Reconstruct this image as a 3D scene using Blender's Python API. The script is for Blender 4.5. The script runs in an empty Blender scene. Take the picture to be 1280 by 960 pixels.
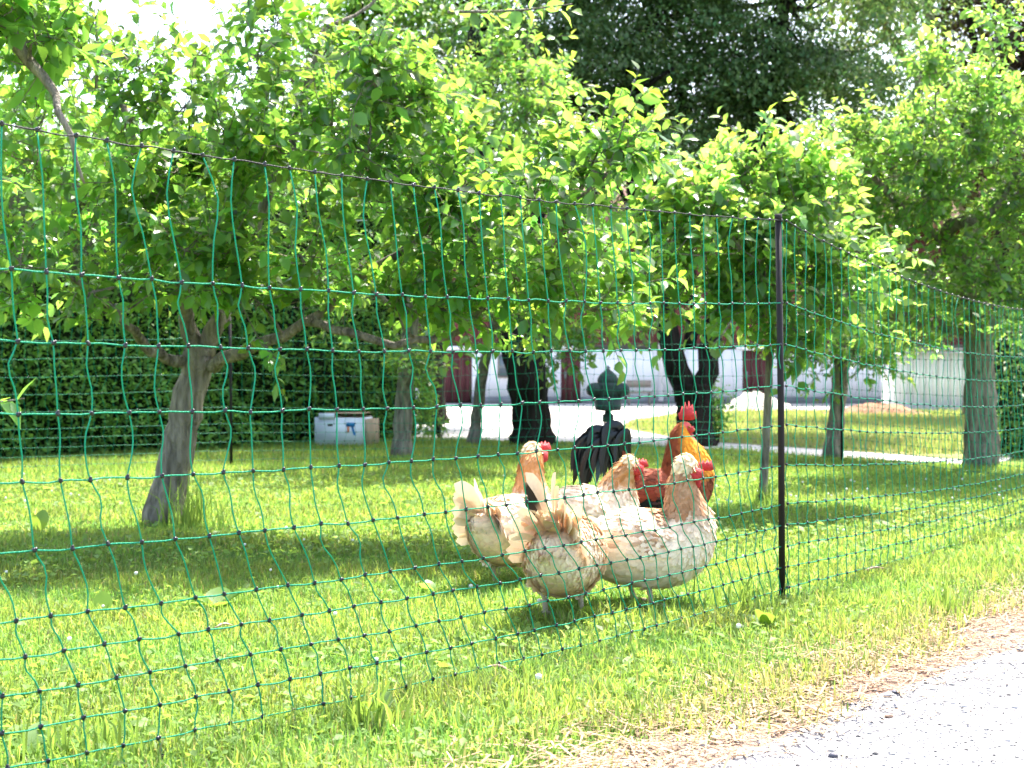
import bpy, math, random
import numpy as np
from mathutils import Vector, Matrix

random.seed(7)
rng = np.random.default_rng(7)
scene = bpy.context.scene
COL = scene.collection
PI = math.pi
F = 1800.0            # focal length in photo pixels (1280 wide)
CAMH = 0.705
HOR = 454.0

# ------------------------------------------------------------------ camera
cam_d = bpy.data.cameras.new("camera")
cam_d.sensor_width = 17.3
cam_d.lens = F / 1280 * 17.3
cam_d.shift_y = -(480 - HOR) / 1280
cam_d.clip_start = 0.05
cam_d.clip_end = 2000
cam_d.dof.use_dof = True
cam_d.dof.focus_distance = 3.3
cam_d.dof.aperture_fstop = 4.0
cam = bpy.data.objects.new("camera", cam_d)
cam.location = (0, 0, CAMH)
cam.rotation_euler = (PI / 2, 0, 0)
COL.objects.link(cam)
scene.camera = cam

# ------------------------------------------------------------------ light
SUN_EL, SUN_AZ = 63.0, 24.0            # azimuth clockwise from +Y
world = bpy.data.worlds.new("World")
scene.world = world
world.use_nodes = True
wn = world.node_tree.nodes
bg = wn["Background"]
sky = wn.new("ShaderNodeTexSky")
sky.sky_type = 'NISHITA'
sky.sun_disc = False
sky.sun_elevation = math.radians(SUN_EL)
sky.sun_rotation = math.radians(SUN_AZ)
sky.air_density = 1.0
sky.dust_density = 4.0
sky.ozone_density = 1.0
world.node_tree.links.new(sky.outputs[0], bg.inputs[0])
bg.inputs[1].default_value = 0.15
sd = bpy.data.lights.new("sun", 'SUN')
sd.energy = 3.6
sd.angle = math.radians(0.5)
sd.color = (1.0, 0.95, 0.87)
sun = bpy.data.objects.new("sun", sd)
el, az = math.radians(SUN_EL), math.radians(SUN_AZ)
sdir = Vector((math.sin(az) * math.cos(el), math.cos(az) * math.cos(el), math.sin(el)))
sun.rotation_euler = sdir.to_track_quat('Z', 'Y').to_euler()
sun.location = (4, 6, 12)
COL.objects.link(sun)
scene.view_settings.view_transform = 'Standard'
scene.view_settings.look = 'None'
scene.view_settings.exposure = 2.33
scene.view_settings.gamma = 1.0
scene.render.engine = 'CYCLES'
scene.cycles.max_bounces = 8
scene.cycles.transmission_bounces = 6
scene.cycles.diffuse_bounces = 5

# ------------------------------------------------------------------ helpers
def at(px, py, Y):
    return np.array([(px - 640) / F * Y, Y, CAMH - (py - HOR) / F * Y])

def gnd(px, Y, z=0.0):
    return np.array([(px - 640) / F * Y, Y, z])

def nrmz(v):
    v = np.asarray(v, float)
    return v / np.maximum(np.linalg.norm(v, axis=-1, keepdims=True), 1e-9)

class MB:
    def __init__(s):
        s.v, s.t, s.q, s.c, s.n = [], [], [], [], 0
    def add(s, v, tris=None, quads=None, col=None):
        v = np.asarray(v, float).reshape(-1, 3)
        if tris is not None and len(tris): s.t.append(np.asarray(tris, np.int64).reshape(-1, 3) + s.n)
        if quads is not None and len(quads): s.q.append(np.asarray(quads, np.int64).reshape(-1, 4) + s.n)
        if col is None: col = np.ones((len(v), 3)) * .5
        col = np.asarray(col, float)
        if col.ndim == 1: col = np.tile(col, (len(v), 1))
        s.v.append(v); s.c.append(col); s.n += len(v)
    def box(s, c, size, col=None, rz=0.0, taper=1.0):
        x, y, z = np.asarray(size) / 2
        v = np.array([[-x,-y,-z],[x,-y,-z],[x,y,-z],[-x,y,-z],[-x*taper,-y*taper,z],[x*taper,-y*taper,z],[x*taper,y*taper,z],[-x*taper,y*taper,z]])
        if rz:
            k, m = math.cos(rz), math.sin(rz)
            v = np.stack([v[:,0]*k - v[:,1]*m, v[:,0]*m + v[:,1]*k, v[:,2]], 1)
        s.add(v + np.asarray(c), None, [[0,3,2,1],[4,5,6,7],[0,1,5,4],[1,2,6,5],[2,3,7,6],[3,0,4,7]], col)
    def tube(s, pts, rad, sides=6, col=None, cap=True):
        pts = np.asarray(pts, float); n = len(pts)
        rad = np.broadcast_to(np.asarray(rad, float), (n,))
        tan = np.gradient(pts, axis=0); tan = nrmz(tan)
        ref = np.array([0., 0., 1.])
        if abs(nrmz(pts[-1] - pts[0])[2]) > .8: ref = np.array([1., 0., 0.])
        a = nrmz(np.cross(tan, ref)); b = np.cross(tan, a)
        ang = np.arange(sides) / sides * 2 * PI
        ring = a[:, None, :] * np.cos(ang)[None, :, None] + b[:, None, :] * np.sin(ang)[None, :, None]
        v = (pts[:, None, :] + ring * rad[:, None, None]).reshape(-1, 3)
        i = np.arange(n - 1)[:, None] * sides; j = np.arange(sides)[None, :]; j2 = (j + 1) % sides
        q = np.stack([i + j, i + j2, i + sides + j2, i + sides + j], -1).reshape(-1, 4)
        tr = []
        if cap:
            v = np.vstack([v, pts[:1], pts[-1:]])
            k0, k1 = n * sides, n * sides + 1
            for jj in range(sides):
                tr.append([k0, (jj + 1) % sides, jj])
                tr.append([k1, (n - 1) * sides + jj, (n - 1) * sides + (jj + 1) % sides])
        s.add(v, tr, q, col)
    def mesh(s, name, off=None, smooth=False):
        me = bpy.data.meshes.new(name)
        if not s.v: return me
        v = np.vstack(s.v)
        if off is not None: v = v - np.asarray(off)
        c = np.vstack(s.c)
        t = np.vstack(s.t) if s.t else np.zeros((0, 3), np.int64)
        q = np.vstack(s.q) if s.q else np.zeros((0, 4), np.int64)
        loops = np.concatenate([t.ravel(), q.ravel()])
        starts = np.concatenate([np.arange(len(t)) * 3, len(t) * 3 + np.arange(len(q)) * 4])
        me.vertices.add(len(v)); me.vertices.foreach_set("co", v.ravel().astype(np.float32))
        me.loops.add(len(loops)); me.loops.foreach_set("vertex_index", loops.astype(np.int32))
        me.polygons.add(len(starts)); me.polygons.foreach_set("loop_start", starts.astype(np.int32))
        at_ = me.color_attributes.new("col", 'FLOAT_COLOR', 'POINT')
        at_.data.foreach_set("color", np.hstack([c, np.ones((len(c), 1))]).ravel().astype(np.float32))
        me.update(calc_edges=True)
        if smooth: me.polygons.foreach_set("use_smooth", np.ones(len(starts), bool))
        me.validate()
        return me

def tag(o, label=None, cat=None, group=None, kind=None):
    if label: o['label'] = label
    if cat: o['category'] = cat
    if group: o['group'] = group
    if kind: o['kind'] = kind
    return o

def obj(name, mb, mat, parent=None, smooth=False, local=False, kind=None):
    """mb in world coordinates (or in the parent's own coordinates when local)"""
    off = None
    if parent is not None and not local: off = np.array(parent['_off'])
    me = mb if isinstance(mb, bpy.types.Mesh) else mb.mesh(name, off, smooth)
    if mat and not me.materials: me.materials.append(mat)
    o = bpy.data.objects.new(name, me)
    COL.objects.link(o)
    if parent is not None: o.parent = parent
    if kind: o['kind'] = kind
    return o

OFFS = []
def thing(name, label, cat, loc=(0, 0, 0), rz=0, group=None):
    o = bpy.data.objects.new(name, None)
    o.empty_display_size = .1
    COL.objects.link(o)
    o.location = [float(k) for k in loc]; o.rotation_euler = (0, 0, rz)
    o['_off'] = [float(k) for k in loc]; OFFS.append(o)
    return tag(o, label, cat, group)

def sub(name, mb, mat, part, smooth=False):
    """sub-part: child of a part whose own transform is identity under its thing"""
    off = np.array(part.parent['_off'])
    me = mb.mesh(name, off, smooth); me.materials.append(mat)
    o = bpy.data.objects.new(name, me); COL.objects.link(o); o.parent = part
    return o

# ------------------------------------------------------------------ materials
def mat_new(name):
    m = bpy.data.materials.new(name); m.use_nodes = True
    nt = m.node_tree
    for n in list(nt.nodes): nt.nodes.remove(n)
    out = nt.nodes.new("ShaderNodeOutputMaterial")
    return m, nt, out

def N(nt, typ, **kw):
    n = nt.nodes.new(typ)
    for k, v in kw.items(): setattr(n, k, v)
    return n

def simple(name, col, rough=.6, spec=.4, metal=0.0, noise=0.0, nscale=20.0, bump=0.0, bscale=60.0, stretch=None, trans=0.0, attr=False, coat=0.0, bdist=.02):
    m, nt, out = mat_new(name)
    L = nt.links.new
    p = N(nt, "ShaderNodeBsdfPrincipled")
    p.inputs["Roughness"].default_value = rough
    p.inputs["Specular IOR Level"].default_value = spec
    p.inputs["Metallic"].default_value = metal
    p.inputs["Coat Weight"].default_value = coat
    tc = N(nt, "ShaderNodeTexCoord")
    mp = N(nt, "ShaderNodeMapping")
    if stretch: mp.inputs["Scale"].default_value = stretch
    L(tc.outputs["Object"], mp.inputs[0])
    if attr:
        ca = N(nt, "ShaderNodeAttribute"); ca.attribute_name = "col"
        csock = ca.outputs["Color"]
    else:
        rgb = N(nt, "ShaderNodeRGB"); rgb.outputs[0].default_value = (*col, 1)
        csock = rgb.outputs[0]
    if noise:
        nz = N(nt, "ShaderNodeTexNoise"); nz.inputs["Scale"].default_value = nscale; nz.inputs["Detail"].default_value = 5
        L(mp.outputs[0], nz.inputs["Vector"])
        mr = N(nt, "ShaderNodeMapRange"); mr.inputs["From Min"].default_value = .3; mr.inputs["From Max"].default_value = .7
        mr.inputs["To Min"].default_value = 1 - noise; mr.inputs["To Max"].default_value = 1 + noise
        L(nz.outputs["Fac"], mr.inputs["Value"])
        mx = N(nt, "ShaderNodeVectorMath", operation='SCALE')
        L(csock, mx.inputs[0]); L(mr.outputs[0], mx.inputs["Scale"])
        csock = mx.outputs[0]
    L(csock, p.inputs["Base Color"])
    if bump:
        bz = N(nt, "ShaderNodeTexNoise"); bz.inputs["Scale"].default_value = bscale; bz.inputs["Detail"].default_value = 4
        L(mp.outputs[0], bz.inputs["Vector"])
        bp = N(nt, "ShaderNodeBump"); bp.inputs["Strength"].default_value = bump; bp.inputs["Distance"].default_value = bdist
        L(bz.outputs["Fac"], bp.inputs["Height"]); L(bp.outputs[0], p.inputs["Normal"])
    if trans:
        tr = N(nt, "ShaderNodeBsdfTranslucent"); L(csock, tr.inputs["Color"])
        ms = N(nt, "ShaderNodeMixShader"); ms.inputs[0].default_value = trans
        L(p.outputs[0], ms.inputs[1]); L(tr.outputs[0], ms.inputs[2]); L(ms.outputs[0], out.inputs[0])
    else:
        L(p.outputs[0], out.inputs[0])
    return m

def leafy(name, top, thru, fac=.5, rough=.38, spec=.5):
    """leaf: glossy green above, lets yellow-green light through; 'col' attribute scales it per leaf"""
    m, nt, out = mat_new(name); L = nt.links.new
    ca = N(nt, "ShaderNodeAttribute"); ca.attribute_name = "col"
    def scaled(c):
        r = N(nt, "ShaderNodeVectorMath", operation='MULTIPLY'); r.inputs[1].default_value = [k * 2 for k in c]
        L(ca.outputs["Color"], r.inputs[0]); return r.outputs[0]
    p = N(nt, "ShaderNodeBsdfPrincipled"); p.inputs["Roughness"].default_value = rough; p.inputs["Specular IOR Level"].default_value = spec
    L(scaled(top), p.inputs["Base Color"])
    tr = N(nt, "ShaderNodeBsdfTranslucent"); L(scaled(thru), tr.inputs["Color"])
    ms = N(nt, "ShaderNodeMixShader"); ms.inputs[0].default_value = fac
    L(p.outputs[0], ms.inputs[1]); L(tr.outputs[0], ms.inputs[2]); L(ms.outputs[0], out.inputs[0])
    return m

M_leaf = leafy("apple_leaf", (.056, .135, .038), (.26, .52, .065), .55, .28, .6)
M_leaf_young = leafy("young_leaf", (.068, .150, .044), (.31, .57, .085), .55, .28, .6)
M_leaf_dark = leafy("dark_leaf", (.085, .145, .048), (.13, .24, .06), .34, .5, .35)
M_leaf_red = leafy("copper_leaf", (.05, .035, .025), (.10, .05, .03), .3, .5, .3)
M_leaf_birch = leafy("birch_leaf", (.08, .12, .03), (.25, .34, .06), .4)
M_hedge = leafy("hedge_leaf", (.10, .205, .04), (.24, .46, .06), .4, .5, .35)
M_grass = leafy("grass_blade", (.118, .205, .042), (.325, .475, .070), .44, .55, .25)
M_weed = leafy("weed_leaf", (.10, .20, .035), (.34, .52, .06), .45, .35)
M_straw = leafy("dry_straw", (.34, .23, .145), (.3, .2, .11), .2, .7, .2)
M_bark = simple("apple_bark", (.23, .195, .165), .9, .2, noise=.6, nscale=13, bump=1.0, bscale=26, stretch=(3, 3, .45), bdist=.05)
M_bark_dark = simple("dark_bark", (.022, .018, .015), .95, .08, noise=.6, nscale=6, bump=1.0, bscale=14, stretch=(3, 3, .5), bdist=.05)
M_bark_grey = simple("grey_bark", (.23, .20, .165), .9, .2, noise=.6, nscale=12, bump=1.0, bscale=26, stretch=(3, 3, .5), bdist=.05)
M_net = simple("green_twine", (.004, .32, .165), .45, .3, trans=.25)
M_knot = simple("black_plastic_knot", (.012, .012, .018), .3, .5)
M_post = simple("black_post", (.014, .011, .011), .6, .22, noise=.2)
M_feather = simple("feather", (1, 1, 1), .75, .2, attr=True, trans=.22, noise=.06, nscale=90)
M_skin = simple("bird_body", (1, 1, 1), .8, .2, attr=True, bump=.25, bscale=120)
M_gloss = simple("glossy_black_feather", (.012, .016, .02), .28, .38, attr=True)
M_red = simple("comb_red", (.60, .045, .05), .5, .4, noise=.2, nscale=120, bump=.4, bscale=300, trans=.25)
M_beak = simple("beak_horn", (.50, .32, .14), .45, .4)
M_eye = simple("eye_orange", (.55, .18, .02), .15, .6)
M_pupil = simple("eye_pupil", (.01, .01, .01), .1, .6)
M_white = simple("white_render", (.84, .83, .86), .85, .2, noise=.08, nscale=2.5, bump=.2, bscale=30)
M_redwood = simple("dark_red_boards", (.115, .038, .040), .8, .2, noise=.25, nscale=6, stretch=(6, 6, .5))
M_greywood = simple("weathered_wood", (.24, .21, .18), .85, .2, noise=.3, nscale=12, stretch=(1, 6, 6))
M_roof = simple("roof_tile", (.16, .08, .06), .85, .2, noise=.3, nscale=8)
M_found = simple("grey_footing", (.22, .22, .23), .9, .2, noise=.2, nscale=5)
M_iron = simple("painted_cast_iron", (.035, .060, .052), .6, .35, noise=.3, nscale=25, bump=.3, bscale=60)
M_carton = simple("white_carton", (.62, .66, .72), .7, .3, noise=.06, nscale=6)
M_cardboard = simple("brown_cardboard", (.40, .30, .20), .85, .2, noise=.1, nscale=10)
M_blue = simple("blue_print", (.02, .16, .42), .6, .3)
M_orange = simple("orange_print", (.65, .18, .05), .6, .3)
M_hole = simple("dark_hole", (.01, .01, .01), .9, .1)
M_stone = simple("road_stone", (.10, .10, .12), .8, .3, noise=.3, nscale=40, bump=.5, bscale=80)
M_stone_b = simple("brown_stone", (.30, .20, .14), .8, .3, noise=.3, nscale=40)
M_pebble = simple("pebble", (1, 1, 1), .85, .2, attr=True)
M_petal = simple("clover_glint_white", (.75, .76, .70), .7, .2, trans=.3)
M_gravel_heap = simple("pale_sand", (.36, .33, .29), .95, .1, noise=.2, nscale=12, bump=.6, bscale=40)
M_leaf_litter = simple("brown_litter", (.24, .13, .08), .95, .1, noise=.5, nscale=20, bump=.8, bscale=50)
M_wall_shade = simple("wall_shade_grey", (.12, .15, .17), .15, .6)

def stripe_mat(name, a, b, d, scale, bias=.5, trans=.15):
    m, nt, out = mat_new(name); L = nt.links.new
    tc = N(nt, "ShaderNodeTexCoord")
    dt = N(nt, "ShaderNodeVectorMath", operation='DOT_PRODUCT'); dt.inputs[1].default_value = d
    L(tc.outputs["Object"], dt.inputs[0])
    ml = N(nt, "ShaderNodeMath", operation='MULTIPLY'); ml.inputs[1].default_value = scale; L(dt.outputs["Value"], ml.inputs[0])
    fr = N(nt, "ShaderNodeMath", operation='FRACT'); L(ml.outputs[0], fr.inputs[0])
    gt = N(nt, "ShaderNodeMath", operation='GREATER_THAN'); gt.inputs[1].default_value = bias; L(fr.outputs[0], gt.inputs[0])
    mx = N(nt, "ShaderNodeMix", data_type='RGBA'); mx.inputs[6].default_value = (*a, 1); mx.inputs[7].default_value = (*b, 1)
    L(gt.outputs[0], mx.inputs[0])
    p = N(nt, "ShaderNodeBsdfPrincipled"); p.inputs["Roughness"].default_value = .65; p.inputs["Specular IOR Level"].default_value = .12
    L(mx.outputs[2], p.inputs["Base Color"]); L(p.outputs[0], out.inputs[0])
    return m
M_cord = stripe_mat("green_white_cord", (.004, .21, .105), (.04, .28, .17), (.67, .75, 0), 110, .74)
M_topcord = stripe_mat("black_white_cord", (.012, .012, .014), (.06, .06, .06), (.67, .75, .35), 130, .72)
M_botcord = simple("black_cord", (.014, .014, .016), .5, .4)

def ground_mat(name, cols, scale, bump=.4, bscale=80, rough=.95, big=.6):
    m, nt, out = mat_new(name); L = nt.links.new
    tc = N(nt, "ShaderNodeTexCoord")
    n1 = N(nt, "ShaderNodeTexNoise"); n1.inputs["Scale"].default_value = scale; n1.inputs["Detail"].default_value = 8; n1.inputs["Roughness"].default_value = .65
    n2 = N(nt, "ShaderNodeTexNoise"); n2.inputs["Scale"].default_value = big; n2.inputs["Detail"].default_value = 3
    L(tc.outputs["Object"], n1.inputs["Vector"]); L(tc.outputs["Object"], n2.inputs["Vector"])
    ad = N(nt, "ShaderNodeMath", operation='ADD'); L(n1.outputs["Fac"], ad.inputs[0]); L(n2.outputs["Fac"], ad.inputs[1])
    hf = N(nt, "ShaderNodeMath", operation='MULTIPLY'); hf.inputs[1].default_value = .5; L(ad.outputs[0], hf.inputs[0])
    cr = N(nt, "ShaderNodeValToRGB")
    cr.color_ramp.elements[0].position = .36; cr.color_ramp.elements[0].color = (*cols[0], 1)
    cr.color_ramp.elements[1].position = .64; cr.color_ramp.elements[1].color = (*cols[2], 1)
    e = cr.color_ramp.elements.new(.5); e.color = (*cols[1], 1)
    L(hf.outputs[0], cr.inputs[0])
    p = N(nt, "ShaderNodeBsdfPrincipled"); p.inputs["Roughness"].default_value = rough; p.inputs["Specular IOR Level"].default_value = .15
    L(cr.outputs[0], p.inputs["Base Color"])
    b = N(nt, "ShaderNodeTexNoise"); b.inputs["Scale"].default_value = bscale; b.inputs["Detail"].default_value = 5
    L(tc.outputs["Object"], b.inputs["Vector"])
    bp = N(nt, "ShaderNodeBump"); bp.inputs["Strength"].default_value = bump; bp.inputs["Distance"].default_value = .02
    L(b.outputs["Fac"], bp.inputs["Height"]); L(bp.outputs[0], p.inputs["Normal"]); L(p.outputs[0], out.inputs[0])
    return m
M_lawn = ground_mat("lawn_soil", ((.07, .11, .02), (.11, .18, .03), (.17, .21, .05)), 22)
M_road = ground_mat("pale_gravel", ((.21, .205, .21), (.32, .31, .315), (.42, .41, .41)), 150, .8, 260)
M_verge = ground_mat("dry_verge", ((.16, .10, .075), (.30, .21, .155), (.42, .34, .28)), 45, .9, 120)
M_court = ground_mat("courtyard_gravel", ((.44, .40, .36), (.55, .51, .47), (.62, .58, .54)), 30, .3, 60)
M_field = ground_mat("rough_grass", ((.16, .17, .05), (.22, .24, .07), (.33, .29, .14)), 9, .7, 30)

# ------------------------------------------------------------------ ground
def sheet(name, poly, z, mat):
    mb = MB(); n = len(poly)
    v = [[p[0], p[1], z] for p in poly]
    c = np.mean(np.array(v), 0)
    mb.add(np.vstack([v, c[None]]), [[n, i, (i + 1) % n] for i in range(n)])
    return tag(obj(name, mb, mat), kind='structure')

sheet('lawn', [(-600, -200), (600, -200), (600, 1000), (-600, 1000)], 0, M_lawn)
RP = np.array([.366, 2.533]); RD = np.array([.978, 1.247]); RD = RD / np.linalg.norm(RD); RN = np.array([RD[1], -RD[0]])
def road_s(x, y): return (x - RP[0]) * RN[0] + (y - RP[1]) * RN[1]
def wavy(s0, amp, seed, far=4.0, n=90, l0=-9, l1=14):
    r = np.random.default_rng(seed); t = np.linspace(l0, l1, n)
    w = s0 + amp * (np.sin(t * 2.1 + seed) + .6 * np.sin(t * 5.3 + 1) + .5 * r.normal(size=n))
    return [tuple(RP + RD * t[i] + RN * w[i]) for i in range(n)]
def strip(name, s0, s1, a0, a1, z, mat, seed):
    A, B = wavy(s0, a0, seed), wavy(s1, a1, seed + 1)
    mb = MB(); n = len(A)
    v = [[*p, z] for p in A] + [[*p, z] for p in B]
    mb.add(v, None, [[i, n + i, n + i + 1, i + 1] for i in range(n - 1)])
    return tag(obj(name, mb, mat), kind='structure')
strip('dirt_verge', -.25, .35, .03, .0, .004, M_verge, 3)
strip('gravel_road', .03, 4.5, .022, .1, .008, M_road, 5)

# courtyard beyond the trees, grass island, pale path
yd = lambda py: F * CAMH / (py - HOR)
sheet('courtyard', [gnd(470, 13.0)[:2], gnd(600, 13.1)[:2], gnd(700, 12.9)[:2], gnd(800, 12.3)[:2], gnd(900, 11.7)[:2], gnd(1000, 11.0)[:2], gnd(1100, 10.5)[:2], gnd(1210, 9.9)[:2],
                    gnd(1260, 10.4)[:2], gnd(1300, 14)[:2], gnd(1500, 27)[:2], (16, 60), (-12, 60), (-12, 20)], .004, M_court)
sheet('grass_strip', [gnd(775, 15.6)[:2], gnd(830, 13.9)[:2], gnd(900, 12.7)[:2], gnd(1000, 11.9)[:2], gnd(1100, 11.2)[:2], gnd(1200, 10.5)[:2], gnd(1260, 11)[:2], gnd(1330, 16)[:2], gnd(1330, 21)[:2],
                      gnd(1180, 21)[:2], gnd(1020, 21)[:2], gnd(930, 21)[:2], gnd(850, 20)[:2], gnd(790, 18)[:2]], .008, M_field)

# ------------------------------------------------------------------ leaves
LEAF8 = np.array([[0,0,0],[-.22,.26,.06],[0,.30,-.02],[.22,.26,.06],[-.27,.60,.03],[0,.64,-.07],[.27,.60,.03],[0,1,-.20]])
LEAF8_T = np.array([[0,2,1],[0,3,2],[1,2,5],[1,5,4],[2,3,6],[2,6,5],[4,5,7],[5,6,7]])
LEAF4 = np.array([[0,0,0],[-.24,.5,.05],[0,.5,-.04],[.24,.5,.05],[0,1,-.12]])
LEAF4_T = np.array([[0,2,1],[0,3,2],[1,2,4],[2,3,4]])
LEAF2 = np.array([[0,0,0],[-.26,.5,.06],[.26,.5,.06],[0,1,-.08]])
LEAF2_T = np.array([[0,3,1],[0,2,3]])

class Leaves:
    def __init__(s): s.p, s.d, s.n, s.s, s.c = [], [], [], [], []
    def add(s, p, d, n, size, col):
        s.p.append(p); s.d.append(d); s.n.append(n); s.s.append(size); s.c.append(col)
    def cat(s):
        s.p = np.vstack(s.p); d = nrmz(np.vstack(s.d)); n = np.vstack(s.n)
        s.s = np.concatenate(s.s); s.c = np.vstack(s.c)
        side = nrmz(np.cross(d, n)); s.n = np.cross(side, d); s.d = d; s.side = side

def twigs_leaves(P, D, Lg, nl, size, rnd, tint, droop=.25, up=.9):
    """P bases, D directions, Lg lengths -> leaf arrays"""
    m = len(P)
    k = np.arange(nl)
    t = (k + .6 + rnd.uniform(-.3, .3, (m, nl))) / nl
    pos = P[:, None] + D[:, None] * (Lg[:, None] * t)[..., None]
    pos[..., 2] -= (t ** 2) * Lg[:, None] * .12
    a = nrmz(np.cross(D, np.array([.3, .2, 1.]))); b = np.cross(D, a)
    ph = k[None] * 2.4 + rnd.uniform(0, 6.28, (m, 1)) + rnd.normal(0, .3, (m, nl))
    rad = a[:, None] * np.cos(ph)[..., None] + b[:, None] * np.sin(ph)[..., None]
    fw = .35 + .6 * t
    d = D[:, None] * fw[..., None] + rad * .85 + rnd.normal(0, .22, (m, nl, 3))
    d[..., 2] -= droop
    n = np.zeros((m, nl, 3)); n[..., 2] = up
    n += rnd.normal(0, .45, (m, nl, 3))
    sz = size * rnd.uniform(.48, 1.22, (m, nl)) * (1 - .3 * (t > .85))
    c = np.ones((m, nl, 3)) * tint
    g = rnd.normal(1, .18, (m, nl, 1)); c = c * np.clip(g, .55, 1.6)
    c[..., 0] *= rnd.normal(1, .12, (m, nl)) + .25 * (t > .7)
    c[..., 2] *= rnd.normal(1.0, .2, (m, nl)).clip(.4, 2)
    return pos.reshape(-1, 3), d.reshape(-1, 3), n.reshape(-1, 3), sz.ravel(), c.reshape(-1, 3)

def leaf_mesh(mb, L, idx, V, T):
    p, d, n, side, s = L.p[idx], L.d[idx], L.n[idx], L.side[idx], L.s[idx]
    k = len(V); m = len(p)
    if m == 0: return
    rl = np.random.default_rng(m); cz = rl.uniform(.1, 2.3, (m, 1, 1)); cw = rl.uniform(.78, 1.22, (m, 1, 1)); cs = rl.normal(0, .10, (m, 1, 1)) * (V[None, :, 1, None] ** 2)
    v = p[:, None] + s[:, None, None] * (side[:, None] * (V[None, :, 0, None] * cw + cs) + d[:, None] * V[None, :, 1, None] + n[:, None] * V[None, :, 2, None] * cz)
    t = (T[None] + (np.arange(m) * k)[:, None, None]).reshape(-1, 3)
    mb.add(v.reshape(-1, 3), t, None, np.repeat(L.c[idx], k, 0))

LEAF_VARIANTS = {}
def leaf_variant(mat):
    if mat.name not in LEAF_VARIANTS:
        out = []
        r = np.random.default_rng(3)
        for i in range(10):
            mb = MB(); V = LEAF8.copy(); V[:, 2] *= r.uniform(.4, 1.9); V[:, 0] *= r.uniform(.85, 1.2)
            c = np.ones(3) * .5 * r.normal(1, .18); c[0] *= r.normal(1.08, .12)
            mb.add(V, LEAF8_T, None, c)
            me = mb.mesh('leaf', None, True); me.materials.append(mat); out.append(me)
        LEAF_VARIANTS[mat.name] = out
    return LEAF_VARIANTS[mat.name]

def place_leaf_objects(root, L, mat, count=300):
    Y = L.p[:, 1]
    px = L.p[:, 0] / Y * F + 640; py = HOR - (L.p[:, 2] - CAMH) / Y * F
    vis = (px > 5) & (px < 1275) & (py > 5) & (py < 950)
    score = np.where(vis, L.s / Y * (.6 + .4 * np.abs(L.n[:, 1])), 0)
    idx = np.argsort(-score)[:count]; idx = idx[score[idx] > 0]
    off = np.array(root['_off']); var = leaf_variant(mat)
    for k, i in enumerate(idx):
        o = bpy.data.objects.new('leaf', var[k % len(var)])
        s = L.s[i]; a, d, n, p = L.side[i] * s, L.d[i] * s, L.n[i] * s, L.p[i] - off
        o.parent = root
        o.matrix_basis = Matrix(((a[0], d[0], n[0], p[0]), (a[1], d[1], n[1], p[1]), (a[2], d[2], n[2], p[2]), (0, 0, 0, 1)))
        COL.objects.link(o)
    rest = np.setdiff1d(np.arange(len(Y)), idx)
    return rest

def curve_pts(pts, n):
    """smooth polyline through pts (Catmull-Rom)"""
    pts = np.asarray(pts, float)
    if len(pts) == 2: pts = np.vstack([pts[0], pts.mean(0), pts[1]])
    P = np.vstack([2 * pts[0] - pts[1], pts, 2 * pts[-1] - pts[-2]])
    u = np.linspace(0, len(pts) - 1, n); i = np.minimum(u.astype(int), len(pts) - 2); t = (u - i)[:, None]
    p0, p1, p2, p3 = P[i], P[i + 1], P[i + 2], P[i + 3]
    return .5 * (2 * p1 + (p2 - p0) * t + (2 * p0 - 5 * p1 + 4 * p2 - p3) * t ** 2 + (3 * p1 - p0 - 3 * p2 + p3) * t ** 3)

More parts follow.
